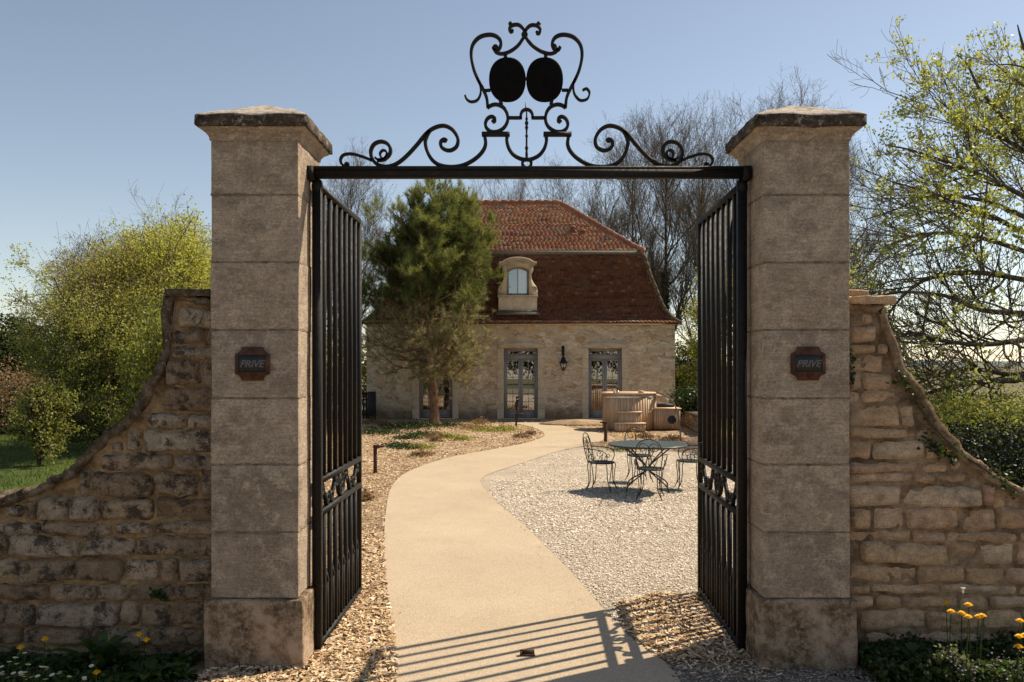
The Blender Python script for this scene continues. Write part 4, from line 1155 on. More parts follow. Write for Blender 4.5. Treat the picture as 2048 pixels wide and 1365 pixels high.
# lantern on the facade
Yl = 29.62; lx = PX(1126.5, 29.7)
lt = thing('wall_lantern', 'black wall lantern hanging between the middle and right french doors', 'lantern', (lx, 29.88, PZ(720, 29.7)))
lo = lt.location; Z = lambda py: PZ(py, 29.7)
b = MB(); b.tube([(lx, 29.86, Z(694)), (lx, Yl + .02, Z(696)), (lx, Yl, Z(700)), (lx, Yl, Z(716))], .024, 8); b.box(lx - .05, lx + .05, 29.84, 29.875, Z(712), Z(692)); b.tube([(lx, 29.86, Z(711)), (lx, Yl, Z(706))], .014, 6); b.build('bracket', M['iron'], lt, lo, True)
b = MB(); b.lathe([(.03, Z(714)), (.075, Z(716)), (.085, Z(719.5)), (.10, Z(722)), (.165, Z(725)), (.17, Z(726.3)), (.02, Z(726.5))], 12, (lx, Yl, 0)); b.build('hood', M['iron'], lt, lo, True)
b = MB()
for i in range(6):
    a = i / 6 * 6.283 + .5; b.tube([(lx + .135 * math.cos(a), Yl + .135 * math.sin(a), Z(726)), (lx + .12 * math.cos(a), Yl + .12 * math.sin(a), Z(733)), (lx + .06 * math.cos(a), Yl + .06 * math.sin(a), Z(739))], .010, 5)
b.lathe([(.075, Z(738)), (.06, Z(740)), (.015, Z(741.5)), (.012, Z(743.5)), (.001, Z(744))], 10, (lx, Yl, 0)); b.build('cage', M['iron'], lt, lo)
b = MB(); b.lathe([(.125, Z(726.4)), (.11, Z(733)), (.055, Z(738.5))], 12, (lx, Yl, 0)); b.build('lamp_glass', M['glass'], lt, lo, True)
b = MB(); b.lathe([(.015, Z(736)), (.018, Z(731)), (.001, Z(729))], 8, (lx, Yl, 0)); b.build('bulb', M['curtain'], lt, lo, True)

# ================================================================== GARDEN OBJECTS
def path_light(loc, h, label, sgn=1, w=.055, hd=.17, rz=0):
    t = thing('path_light', label, 'garden light', (*loc, 0), rz, 'rusty steel path lights')
    b = MB(); b.box(-w / 2, w / 2, -w / 2, w / 2, -.02, h - .002); b.build('post', M['rust'], t)
    b = MB(); b.box(-w / 2 - .004 if sgn > 0 else -hd, hd if sgn > 0 else w / 2 + .004, -.045, .045, h, h + .028)
    b.add(np.array([[0, -.04, h - .05], [sgn * hd * .8, -.04, h - .004], [0, -.04, h - .004], [0, .04, h - .05], [sgn * hd * .8, .04, h - .004], [0, .04, h - .004]]), [np.array([[0, 1, 2], [5, 4, 3]]), np.array([[0, 3, 4, 1]])])
    b.build('lamp_head', M['rust'], t)
    b = MB(); b.box(min(sgn * .06, sgn * .15), max(sgn * .06, sgn * .15), -.03, .03, h - .012, h - .005); b.build('lens', M['chrome'], t)
path_light(G(750.5, 948), .50, 'rusty path light in the mulch bed just past the open left gate', 1, .060, .17)
path_light(G(1032.5, 853), .40, 'rusty path light in front of the middle french door', 1, .065, .24)
path_light(G(1211, 884), .50, 'rusty path light beside the wooden hot tub', -1, .075, .14)
st_ = thing('garden_stake', 'thin dark stake lamp close to the middle french door', 'stake lamp', (PX(1034, 28.6), 28.6, 0))
b = MB(); b.tube([(0, 0, 0), (0, 0, PZ(803, 28.6))], .022, 6); b.build('stake', M['anthracite'], st_)
b = MB(); b.box(-.035, .07, -.03, .03, PZ(803.5, 28.6), PZ(800, 28.6)); b.build('lamp_head', M['anthracite'], st_)

# table
tb = thing('garden_table', 'round grey green metal garden table on crossed legs', 'table', (PX(1295, 12.85), 12.85, 0))
b = MB(); Rt = .625; b.lathe([(.001, .722), (Rt - .01, .722), (Rt, .712), (Rt + .003, .730), (Rt - .004, .742), (Rt - .012, .740), (Rt * .5, .737), (.001, .737)], 48); b.build('tabletop', M['tabletop'], tb, None, True)
for i in range(4):
    a = i * math.pi / 2 + .62; c, s_ = math.cos(a), math.sin(a)
    p = cr([(.50 * c, .50 * s_, .715), (.30 * c, .30 * s_, .58), (.08 * c, .08 * s_, .42), (.028 * c, .028 * s_, .36), (-.028 * c * -1, .028 * s_, .32), (.10 * c, .10 * s_, .27), (.34 * c, .34 * s_, .15), (.44 * c, .44 * s_, .08), (.46 * c, .46 * s_, .0)], 5)
    b = MB(); b.tube(p, .012, 6); b.build('leg', M['iron_green'], tb, None, True)
b = MB(); b.lathe([(.035, .315), (.045, .33), (.045, .36), (.035, .375)], 12); b.build('collar', M['iron_green'], tb)

def make_chair(label):
    t = thing('garden_chair', label, 'chair', (0, 0, 0), group='wrought iron chairs round the table')
    b = MB(); b.lathe([(.001, .440), (.195, .436), (.208, .442), (.212, .452), (.204, .458), (.10, .450), (.001, .448)], 28); b.build('seat', M['iron_green'], t, None, True)
    rr = .0062
    for sx in (-1, 1):
        for sy in (-1, 1):
            b = MB()
            for dv in (-.035, .035):
                px_, py_ = sx * .155, sy * .135
                q = (-dv * sy * sx, dv) if False else (dv * (1 if sx * sy < 0 else 1), -dv * sx * sy)
                p = cr([(px_ + q[0], py_ + q[1], .438), (px_ * 1.08 + q[0] * .9, py_ * 1.08 + q[1] * .9, .40), (px_ * 1.02 + q[0] * .55, py_ * 1.02 + q[1] * .55, .24), (px_ * 1.06 + q[0] * .3, py_ * 1.08 + q[1] * .3, .12), (px_ * 1.30, py_ * 1.34, .03), (px_ * 1.34, py_ * 1.38, .002)], 4)
                b.tube(p, rr + .001, 6)
            b.build('leg', M['iron_green'], t, None, True)
    # backrest hoop (seat faces +x; back at -x)
    bx = lambda z: -.175 - .10 * max(0, z - .45) / .45
    def bp(y, z): return (bx(z), y, z)
    b = MB(); p = [bp(-.16, .45), bp(-.185, .56), bp(-.195, .68), bp(-.175, .80), bp(-.11, .88), bp(0, .912), bp(.11, .88), bp(.175, .80), bp(.195, .68), bp(.185, .56), bp(.16, .45)]
    b.tube(cr(p, 4), .0085, 6); b.build('back_frame', M['iron_green'], t, None, True)
    for sg in (-1, 1):
        b = MB()
        sp = spiral(sg * .085, .775, .018, .082, np.pi / 2, 1.2 * sg, 22)
        pts = [bp(y, z) for y, z in sp]; e = sp[-1]
        pts += [bp(*q) for q in cr([e, (sg * .01, .66), (sg * .05, .56), (sg * .12, .46)], 4)[1:]]
        b.tube(pts, rr, 5); 
        b.tube([bp(*q) for q in cr([(sg * .05, .455), (sg * .10, .55), (sg * .12, .62), (sg * .04, .66), (0, .60)], 4)], rr * .9, 5)
        b.build('back_scroll', M['iron_green'], t, None, True)
        b = MB(); p = [(bx(.69), sg * .195, .675), (-.08, sg * .235, .672), (.06, sg * .245, .655), (.135, sg * .235, .61), (.15, sg * .215, .53), (.12, sg * .185, .455)]
        b.tube(cr(p, 4), .0078, 6); b.build('armrest', M['iron_green'], t, None, True)
        b = MB()
        for (cx0, cz0, r1, a0, tu) in ((-.10, .565, .058, -1.57, 1.25), (.045, .535, .042, -1.57, -1.2)):
            sp = spiral(cx0, cz0, .012, r1, a0, tu, 20); b.tube([(x, sg * .222, z) for x, z in sp], rr * .9, 5)
            b.tube([(sp[-1][0], sg * .222, sp[-1][1]), (sp[-1][0] - .01, sg * .19, .455)], rr * .9, 5)
        b.build('arm_scroll', M['iron_green'], t, None, True)
    return t
ch = make_chair('wrought iron garden chair nearest the path, turned sideways to the table')
ch.location = (PX(1203, 12.8), 12.8, 0); ch.rotation_euler = (0, 0, R(-22))
dup(ch, (PX(1300, 12.05), 12.02, 0), R(75), 'wrought iron garden chair in front of the table with its back to the gate')
dup(ch, (PX(1279, 13.75), 13.78, 0), R(-84), 'wrought iron garden chair behind the table facing the gate')
dup(ch, (PX(1379, 13.0), 13.0, 0), R(176), 'wrought iron garden chair on the far right, partly behind the open gate')

# hot tub
tx, ty = PX(1259, 25.2), 25.25; RT = .84; HT = 1.13
ht = thing('hot_tub', 'round wooden hot tub clad in vertical boards with steps and heater box', 'hot tub', (tx, ty, 0))
b = MB(); ns = 56
for i in range(ns):
    a0 = i / ns * 2 * np.pi; a1 = (i + .94) / ns * 2 * np.pi; 
    V = [[r_ * math.cos(a), r_ * math.sin(a), z] for z in (.02, HT - .03) for a in (a0, a1) for r_ in (RT - .035, RT)]
    b.add(V, np.array([[0, 1, 3, 2], [4, 6, 7, 5], [1, 5, 7, 3], [0, 2, 6, 4], [0, 4, 5, 1], [2, 3, 7, 6]]))
b.build('staves', M['wood'], ht)
b = MB(); b.lathe([(RT - .05, .01), (RT - .012, .01), (RT - .012, HT - .031), (RT - .05, HT - .031)], 40); b.build('liner', M['anthracite'], ht)
b = MB(); b.lathe([(RT + .001, HT - .13), (RT + .007, HT - .125), (RT + .007, HT - .075), (RT + .001, HT - .07)], 48); b.build('steel_band', M['chrome'], ht, None, True)
b = MB(); b.lathe([(RT - .09, HT - .028), (RT + .045, HT - .028), (RT + .05, HT + .012), (RT + .045, HT + .02), (RT - .09, HT + .02)], 48); b.build('rim', M['wood_pale'], ht)
b = MB(); b.lathe([(.001, HT - .02), (RT - .095, HT - .02), (RT - .095, HT + .015), (.001, HT + .03)], 40); b.build('cover', M['wood'], ht)
for nm, x0, x1, yy, z1 in (('lower_step', PX(1229, 24.0) - tx, PX(1291, 24.0) - tx, -RT - .55, PZ(846.5, 23.9)), ('upper_step', PX(1236, 24.2) - tx, PX(1284, 24.2) - tx, -RT - .27, PZ(824, 24.1))):
    b = MB(); n_ = 10
    for i in range(n_):
        xa = x0 + .02 + (x1 - x0 - .04) * i / n_; b.box(xa + .002, xa + (x1 - x0 - .04) / n_ - .002, yy, yy + .022, .01, z1 - .03)
    b.box(x0 + .02, x0 + .04, yy + .023, -RT + .10, .01, z1 - .03); b.box(x1 - .04, x1 - .02, yy + .023, -RT + .10, .01, z1 - .03)
    so = b.build(nm, M['wood'], ht)
    b = MB(); b.box(x0, x1, yy - .02, -RT + (.04 if nm == 'upper_step' else -.24), z1 - .028, z1); b.build('tread', M['wood_pale'], so)
# heater box
bx0, bx1 = PX(1306, 24.9) - tx, PX(1361, 24.6) - tx; by = -.62; bz = PZ(817, 24.6)
b = MB(); n_ = 12
for i in range(n_):
    xa = bx0 + (bx1 - bx0) * i / n_; b.box(xa + .003, xa + (bx1 - bx0) / n_ - .003, by, by + .02, .03, bz - .03)
b.box(bx0, bx1, by + .021, by + .9, .03, bz - .03); so = b.build('heater_box', M['wood'], ht)
b = MB(); b.box(bx0 - .02, bx1 + .03, by - .03, by + .93, bz - .028, bz); b.build('lid', M['wood_pale'], so)
vx = PX(1344, 24.6) - tx; vz = PZ(840, 24.6)
b = MB(); b.lathe([(.001, -.02), (.06, -.02), (.075, -.012), (.10, -.022), (.125, -.018), (.13, 0)], 20, (vx, by, vz), axis='y'); b.build('vent', M['anthracite'], so, None, True)
b = MB(); b.box(RT - .10, RT + .08, -.50, .2, HT - .10, HT - .055); b.box(RT - .02, RT + .02, -.40, -.36, HT - .30, HT - .10); b.build('side_shelf', M['wood_pale'], ht)
b = MB(); b.box(RT + .05, RT + .55, -.1, .4, bz + .003, bz + .10); b.build('control_unit', M['anthracite'], so)
for px, w_ in ((1227, .03), (1234, .05), (1281, .09)):
    b = MB(); x = PX(px, 24.7) - tx; b.lathe([(w_, 0), (w_, .05), (w_ * .6, .07), (.001, .075)], 10, (x, -.70 if px < 1270 else -.66, HT + .02)); b.build('fitting', M['chrome'] if px < 1270 else M['wood_pale'], ht, None, True)
cp = thing('curved_pole', 'slender curved pole arching over the heater box to the mulch', 'garden pole', (PX(1363, 21.2), 21.2, 0))
Yp = 21.2; pts = cr([(PX(x, Yp), Yp, PZ(y, Yp)) for x, y in ((1312, 785), (1325, 788), (1339, 797), (1350, 812), (1356, 830), (1359, 855), (1363, 886))], 5)
b = MB(); b.tube(pts, .020, 6); b.build('pole', M['polewood'], cp, cp.location, True)

# low wall right of the tub, high garden wall with ivy beyond, fence left of the house
def rubble(name, label, x0, x1, y0, y1, h, seed, matn='stone_d', course=.13):
    t = thing(name, label, 'stone wall', ((x0 + x1) / 2, (y0 + y1) / 2, 0)); of = t.location
    r = np.random.default_rng(seed); b = MB(); z = 0.0
    L = math.hypot(x1 - x0, y1 - y0); d = np.array([(x1 - x0) / L, (y1 - y0) / L]); nn = np.array([d[1], -d[0]])
    while z < h - .05:
        hh = r.uniform(course * .7, course * 1.2); x = 0
        while x < L:
            w_ = r.uniform(.15, .5); xb = min(x + w_, L)
            if xb - x > .05:
                V = []
                for (u, v) in ((x + .01, z + .008), (xb - .01, z + .008), (xb - .01, z + hh - .01), (x + .01, z + hh - .01)):
                    for dp_ in (0, 1):
                        q = np.array([x0, y0]) + d * (u + (.02 if dp_ and u == x + .01 else (-.02 if dp_ else 0))) + nn * (.02 + dp_ * r.uniform(.03, .06))
                        V.append([q[0], q[1], v + (r.uniform(.005, .02) if dp_ and v < z + hh / 2 else (-r.uniform(.005, .02) if dp_ else 0))])
                b.add(V, np.array([[1, 3, 5, 7], [0, 2, 3, 1], [2, 4, 5, 3], [4, 6, 7, 5], [6, 0, 1, 7]]), float(r.random()))
            x = xb
        z += hh
    b.build('stones', M[matn], t, of)
    c = MB(); p = np.array([[x0, y0], [x1, y1], [x1, y1] - nn * .35, [x0, y0] - nn * .35]); p[:2] += nn * .03
    c.prism_z(p if nn[1] < 0 else p, -.02, z - .02); c.build('core', M['mort_d'], t, of)
    c = MB(); p = np.array([[x0, y0], [x1, y1], [x1, y1] - nn * .38, [x0, y0] - nn * .38]); p[:2] += nn * .10
    c.prism_z(p, z - .01, z + .05); c.build('coping', M['cope'], t, of)
    return t
rubble('garden_wall', 'high dark rubble wall with ivy beyond the right corner of the house', PX(1349, 32.5), 13.5, 32.5, 30.0, PZ(738, 32), 51, 'stone_d', .12)
rubble('low_wall', 'low rubble wall with flat pale coping right of the hot tub', PX(1363, 27.3), PX(1420, 22), 27.4, 22.5, PZ(826, 25) , 52)
fe = thing('slatted_fence', 'short dark slatted fence panel at the left end of the house', 'fence', (PX(735, 29), 29.0, 0)); fo = fe.location
b = MB(); xa, xb = -8.6, PX(736, 29)
n_ = 34
for i in range(n_):
    x = xa + (xb - xa) * i / n_; b.box(x, x + (xb - xa) / n_ - .025, 28.98, 29.0, .06, PZ(787, 29) - .05)
b.box(xa, xb, 29.003, 29.04, .18, .24); b.box(xa, xb, 29.003, 29.04, .72, .78); b.build('panel', M['anthracite'], fe, fo)
b = MB(); b.box(xa, xb, 28.96, 29.03, PZ(787, 29) - .048, PZ(785, 29)); b.build('top_rail', M['anthracite'], fe, fo)
b = MB(); b.box(xb + .003, xb + .24, 28.9, 29.3, -.02, PZ(784, 29)); b.build('post', M['anthracite'], fe, fo)
b = MB(); b.box(xa, xb, 28.9, 28.95, 0, .03); b.build('edging', M['lime'], fe, fo)
# ================================================================== PLANTS
def unit(v): return v / (np.linalg.norm(v, axis=-1, keepdims=True) + 1e-9)
def grow(r, P, Rd, n, t0, t1, ln, ang, up, wig, K, rr, rend, shape=None, spread=None):
    """children on parent branches P (B,K,3), radii Rd (B,K)"""
    B, Kp, _ = P.shape
    plen = np.linalg.norm(np.diff(P, axis=1), axis=2).sum(1)
    pi = r.choice(B, n, p=plen / plen.sum())
    t = r.uniform(t0, t1, n); f = t * (Kp - 1); k = np.minimum(f.astype(int), Kp - 2); w = (f - k)[:, None]
    p0 = P[pi, k] * (1 - w) + P[pi, k + 1] * w
    T = unit(P[pi, k + 1] - P[pi, k]); rad = (Rd[pi, k] * (1 - w[:, 0]) + Rd[pi, k + 1] * w[:, 0])
    q = unit(np.cross(T, unit(r.normal(size=(n, 3)))))
    a = np.radians(r.uniform(ang[0], ang[1], n))[:, None]
    d = T * np.cos(a) + q * np.sin(a)
    L = r.uniform(ln[0], ln[1], n) * (shape(t) if shape else 1)
    out = np.zeros((n, K, 3)); out[:, 0] = p0; st = (L / (K - 1))[:, None]
    for i in range(1, K):
        d = unit(d + np.array([0, 0, up]) / (K - 1) + r.normal(0, wig / math.sqrt(K - 1), (n, 3)))
        out[:, i] = out[:, i - 1] + d * st
    r0 = np.minimum(rad * rr, rad); rdd = r0[:, None] * (1 - np.linspace(0, 1, K)[None]) + rend * np.linspace(0, 1, K)[None]
    rdd = np.maximum(rdd, rend)
    return out, rdd
def leaves(mb, r, pts, size, n_per=1, spread=.05, tone=None, flat=.0, aspect=.65):
    c = np.repeat(pts, n_per, 0); n = len(c)
    c = c + r.normal(0, spread, (n, 3))
    a = unit(r.normal(size=(n, 3)) * [1, 1, 1 - flat]); b = unit(np.cross(a, r.normal(size=(n, 3))))
    s = r.uniform(size * .6, size * 1.35, (n, 1))
    V = np.stack([c - a * s * .5, c + b * s * aspect * .5 - a * s * .05, c + a * s * .5, c - b * s * aspect * .5 - a * s * .05], 1)
    i = np.arange(n)[:, None] * 4
    tn = r.random(n) if tone is None else np.clip(np.repeat(tone, n_per) + r.normal(0, .14, n), 0, 1)
    mb.add(V, i + [0, 1, 2, 3], tn)
def cull(lv, c, lim=3.9):
    out = []
    for P, Rr in [lv]:
        k = (((P[..., 0] + c[0]) - .8 * P[..., 2]).min(1) > lim) | (((P[..., 1] + c[1]) - .45 * P[..., 2]).min(1) > 18.5)
        return P[k], Rr[k]
def branch_parts(t, lv, sides, mat, names=('trunk', 'limb', 'twig'), split=None):
    """levels -> three meshes: trunk, limbs, twigs"""
    groups = [[0], [1, 2], list(range(3, len(lv)))] if split is None else split
    for nm, g in zip(names, groups):
        if not g: continue
        mb = MB()
        for i in g:
            if i < len(lv): mb.tubes(lv[i][0], lv[i][1], sides[min(i, len(sides) - 1)], a=None)
        if mb.n: mb.build(nm, M[mat if not isinstance(mat, dict) else mat[nm]], t, None, True)
def trunk(r, H, r0, r1, lean=(0, 0), wob=.02, K=10):
    t = np.linspace(0, 1, K); p = np.zeros((K, 3)); p[:, 2] = H * t
    p[:, 0] = lean[0] * t ** 1.4 + H * wob * np.cumsum(r.normal(0, .4, K)); p[:, 1] = lean[1] * t + H * wob * np.cumsum(r.normal(0, .4, K))
    p[:, :2] -= p[0, :2]; p[0, 2] = -.1
    rad = r0 + (r1 - r0) * t ** .8; rad[0] *= 1.25
    return p[None], rad[None]

# ---- bare poplars behind the house
HTS = {}
def bare_tree(name, label, cat, seed, H, r0=.22, broad=1.0, n=(16, 90, 700, 4200), bark='bark', buds=0, up=(.9, .8, .5, .4), t_lo=.12, thin=1.0, group='bare trees behind the house'):
    r = np.random.default_rng(seed)
    t = thing(name, label, cat, (0, 0, 0), group=group)
    lv = [trunk(r, H * .97, r0, .03, wob=.006)]
    sh = lambda t_: np.clip(1.25 - t_ * .95, .25, 1.2)
    lv.append(grow(r, *lv[0], n[0], t_lo, .95, (H * .26 * broad, H * .50 * broad), (22, 48), up[0], .25, 8, .62, .020 * thin, sh))
    lv.append(grow(r, *lv[1], n[1], .15, .97, (H * .09, H * .22), (18, 46), up[1], .3, 6, .6, .012 * thin))
    lv.append(grow(r, *lv[2], n[2], .1, 1, (H * .04, H * .11), (18, 52), up[2], .4, 5, .6, .0075 * thin))
    lv.append(grow(r, *lv[3], n[3], .05, 1, (H * .018, H * .055), (18, 60), up[3], .5, 3, .8, .0055 * thin))
    HTS[t.name] = float(max(q[0][..., 2].max() for q in lv))
    branch_parts(t, lv, (8, 6, 4, 3, 3), {'trunk': 'bark_dark', 'limb': bark, 'twig': 'bark_pale'})
    if buds:
        lf = MB(); leaves(lf, r, lv[4][0][r.choice(len(lv[4][0]), buds)][:, -1], .07, 2, .05); lf.build('leaves', M['leaf_bud'], t)
    return t
pa = bare_tree('bare_tree', 'x', 'bare tree', 71, 19, .20, .85, (26, 170, 1300, 8500), buds=3600)
pb = bare_tree('bare_tree', 'x', 'bare tree', 72, 19, .24, 1.0, (28, 180, 1300, 8500), buds=3000, thin=1.0)
pc = bare_tree('bare_tree', 'x', 'bare tree', 73, 19, .20, .9, (28, 180, 1400, 9000), buds=4000)
def place(src, px, Y, top, rz, label, used=[]):
    h = PZ(top, Y); s_ = 1.04 * h / HTS[src.name]
    loc = (PX(px, Y), Y, 0)
    if src.name not in used:
        used.append(src.name); src.location = loc; src.rotation_euler = (0, 0, rz); src.scale = (s_, s_, s_); src['label'] = label; return src
    return dup(src, loc, rz, label, src.get('group'), s_)
place(pa, 1212, 47, 262, .3, 'tall bare poplar just right of the gate crest, behind the roof of the house')
iv = place(pb, 1330, 44, 196, 1.2, 'tallest bare poplar with an ivy clad trunk at the right roof edge')
place(pc, 1402, 50, 205, 2.2, 'bare poplar behind the right gate leaf, right of the ivy clad trunk')
place(pa, 1474, 46, 196, 2.9, 'bare poplar showing above the arch bar close to the right pillar')
place(pc, 1580, 48, 140, 4.4, 'bare poplar rising behind the cap of the right pillar')
place(pb, 1268, 55, 232, 5.0, 'bare poplar further back between the crest and the ivy clad trunk')
place(pb, 1665, 45, 262, .9, 'bare poplar peeping out right of the right pillar')
place(pc, 700, 46, 282, 3.9, 'bare tree behind the pine just right of the left pillar')
place(pa, 640, 50, 330, 1.9, 'bare tree half hidden by the left pillar beside the cap')
place(pb, 1020, 66, 338, 4.1, 'low distant bare tree above the left end of the roof ridge')
place(pc, 1108, 62, 320, 1.0, 'distant bare tree above the middle of the roof ridge')
place(pa, 945, 68, 350, 5.6, 'distant bare tree seen between pine and roof ridge')
ib = MB(); r = np.random.default_rng(5); n = 2600; hh = r.uniform(.05, .50, n) ; a = r.uniform(0, 6.28, n); rad = .34 * (1 - hh * .9) + .10 * r.random(n)
pts = np.stack([rad * np.cos(a), rad * np.sin(a), hh * 19], 1); leaves(ib, r, pts, .15, 2, .08); ib.build('ivy', M['leaf_dark'], iv)

# ---- left side: bare round tree, birch, evergreen, spring tree, shrubs
g2 = 'background trees left of the gate'
bb = bare_tree('birch_tree', 'pale drooping bare birch at the upper left of the green tree', 'birch', 82, 7.9, .09, .75, (14, 80, 500, 3600), up=(.5, -.5, -1.2, -1.6), thin=.9, group=g2); bb.location = (PX(150, 30), 30, 0); k_ = PZ(480, 30) / HTS[bb.name]; bb.scale = (k_, k_, k_)
bs = bare_tree('bare_tree', 'small bare tree at the far left edge behind the dark evergreen', 'bare tree', 83, 6.5, .08, .9, (12, 60, 400, 2500), thin=1.1, group=g2); bs.location = (PX(50, 33), 33, 0); k_ = PZ(600, 33) / HTS[bs.name]; bs.scale = (k_, k_, k_)

def crown_pts(r, n, c, rad, pw=.45):
    d = unit(r.normal(size=(n, 3))); q = d * (r.random((n, 1)) ** pw) * rad
    return q + c
def leafy_tree(name, label, cat, seed, H, r0, lean, n, L1, ang1, up, nleaf, size, mat, bark='bark', spread=.10, tone=None, t_lo=.1, wob=.01, stems=1, thin=1.0, keep=None, group=None):
    r = np.random.default_rng(seed); t = thing(name, label, cat, (0, 0, 0), group=group)
    tr = [trunk(r, H * r.uniform(.8, 1), r0, .02, (lean[0] + r.normal(0, .22 * H if stems > 1 else 0), lean[1] + r.normal(0, .18 * H if stems > 1 else 0)), wob) for _ in range(stems)]
    lv = [(np.concatenate([q[0] for q in tr]), np.concatenate([q[1] for q in tr]))]
    sh = lambda t_: np.clip(1.15 - t_ * .75, .3, 1)
    lv.append(grow(r, *lv[0], n[0], t_lo, .95, (L1 * .5, L1), ang1, up[0], .3, 8, .6, .014 * thin, sh))
    lv.append(grow(r, *lv[1], n[1], .15, .97, (L1 * .25, L1 * .55), (20, 60), up[1], .35, 6, .6, .008 * thin))
    lv.append(grow(r, *lv[2], n[2], .1, 1, (L1 * .10, L1 * .26), (20, 60), up[2], .4, 4, .6, .005 * thin))
    branch_parts(t, lv, (8, 5, 4, 3), bark, split=[[0], [1, 2], [3]])
    P = lv[3][0]; idx = r.choice(len(P), nleaf); kk = r.integers(1, 4, nleaf); pts = P[idx, kk]
    if keep is not None:
        pts = pts[keep(pts, r)]
    tn = None
    if tone is not None: tn = np.clip(tone(pts), 0, 1)
    lf = MB(); leaves(lf, r, pts, size, 5, spread, tn); lf.build('crown', M[mat], t)
    return t
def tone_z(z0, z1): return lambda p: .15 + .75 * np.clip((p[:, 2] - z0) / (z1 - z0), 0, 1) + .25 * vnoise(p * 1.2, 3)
def dome(label, px, Y, top, wpx, seed):
    H = PZ(top, Y); t = leafy_tree('bare_tree', label, 'bare tree', seed, H * .79, .16, (0, 0), (110, 800, 5600), H * .44, (30, 70), (.25, .15, .1), 1500, .06, 'leaf_bud', 'bark_pale', .08, None, .25, .02, 3, .9, None, g2)
    t.location = (PX(px, Y), Y, 0); return t
dome('bare round crowned tree showing above the bright green tree on the left', 312, 38, 396, 0, 191)
dome('bare tree between the birch and the round crowned tree', 250, 36, 455, 0, 192)
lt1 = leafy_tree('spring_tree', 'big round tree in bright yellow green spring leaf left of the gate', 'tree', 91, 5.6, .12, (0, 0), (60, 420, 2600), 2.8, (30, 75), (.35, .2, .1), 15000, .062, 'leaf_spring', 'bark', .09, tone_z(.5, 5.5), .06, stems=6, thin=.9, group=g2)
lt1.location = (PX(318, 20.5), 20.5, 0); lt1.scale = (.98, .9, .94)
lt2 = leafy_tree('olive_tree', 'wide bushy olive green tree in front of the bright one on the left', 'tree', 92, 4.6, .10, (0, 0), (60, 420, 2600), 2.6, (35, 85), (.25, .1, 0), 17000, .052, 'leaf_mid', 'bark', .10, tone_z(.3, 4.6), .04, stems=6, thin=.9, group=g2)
lt2.location = (PX(225, 18.5), 18.8, 0); lt2.scale = (.92, .9, .93)
lt3 = leafy_tree('lime_bush', 'lower green shrub with fresh leaves just behind the left wall', 'shrub', 93, 2.6, .05, (0, 0), (40, 300, 1600), 1.4, (30, 80), (.3, .1, 0), 5200, .055, 'leaf_spring', 'bark', .08, lambda p: .25 + .3 * vnoise(p * 2, 5), .03, stems=6, group=g2)
lt3.location = (PX(345, 12), 12.0, 0)
lt3.scale = (.75, .7, 1.0)
lt4 = leafy_tree('small_bush', 'small thin bush standing alone on the lawn at the far left', 'shrub', 94, 1.35, .02, (0, 0), (30, 200, 900), .7, (20, 60), (.4, .2, .1), 1500, .055, 'leaf_mid', 'bark_dark', .05, None, .08, stems=7, group=g2)
lt4.location = (PX(78, 16.2), 16.2, 0)
def hedge(name, label, cat, c, rad, n, size, mat, seed, group=None, tn=None):
    r = np.random.default_rng(seed); t = thing(name, label, cat, (c[0], c[1], 0), group=group)
    d = unit(r.normal(size=(n, 3))); q = d * (r.random((n, 1)) ** .35) * np.array(rad)
    q *= (1 + .22 * vnoise(d * 3.2, seed))[:, None]; q[:, 2] += c[2]
    q = q[q[:, 2] > .02]
    lf = MB(); leaves(lf, r, q, size, 2, size * .7, None if tn is None else np.clip(tn(q), 0, 1)); lf.build('foliage', M[mat], t)
    P0 = np.zeros((14, 5, 3)); a = r.uniform(0, 6.28, 14)
    for k in range(5): P0[:, k, 0] = np.cos(a) * rad[0] * .6 * k / 4; P0[:, k, 1] = np.sin(a) * rad[1] * .6 * k / 4; P0[:, k, 2] = c[2] * 1.2 * k / 4
    b = MB(); b.tubes(P0, np.tile(np.linspace(.035, .008, 5), (14, 1)), 4); b.build('stems', M['bark_dark'], t)
    return t
hedge('evergreen_tree', 'dark evergreen crown at the far left edge', 'tree', (PX(35, 28), 28, 2.2), (1.0, 1.0, 1.5), 3800, .13, 'leaf_dark', 101, g2)
hedge('brown_shrub', 'russet brown shrub below the dark evergreen at the far left', 'shrub', (PX(20, 24), 24, 1.0), (1.6, 1.2, 1.1), 3500, .07, 'dry', 102, g2)
hedge('dark_hedge', 'dark shaded hedge along the back of the lawn on the left', 'hedge', (PX(60, 24), 24.6, .55), (3.8, .8, .95), 7000, .10, 'leaf_dark', 103, g2)
hedge('dark_hedge', 'dark undergrowth below the round green tree beyond the left wall', 'hedge', (PX(230, 21), 21.8, .5), (3.0, .8, .95), 6000, .09, 'leaf_dark', 104, g2)
hedge('green_bush', 'mid green bush filling the gap between the left wall and the pillar', 'shrub', (PX(395, 23), 23, 1.6), (2.0, 1.3, 1.7), 7500, .085, 'leaf_mid', 105, g2)
g3 = 'hedges and shrubs right of the house'
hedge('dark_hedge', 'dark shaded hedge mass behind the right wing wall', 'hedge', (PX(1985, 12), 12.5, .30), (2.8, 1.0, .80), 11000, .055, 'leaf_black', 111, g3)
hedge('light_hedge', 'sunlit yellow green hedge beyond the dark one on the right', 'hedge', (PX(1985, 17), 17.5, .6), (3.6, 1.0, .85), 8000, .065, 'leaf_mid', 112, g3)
hedge('ivy', 'ivy draped over the high wall beside the house', 'ivy', (PX(1372, 31), 31.2, 1.1), (1.0, .5, .9), 2600, .11, 'leaf_mid', 113, g3)
hedge('green_bush', 'small bush behind the low wall right of the hot tub', 'shrub', (PX(1392, 26), 26.2, .8), (.8, .6, .5), 1600, .08, 'leaf_ivy', 114, g3)
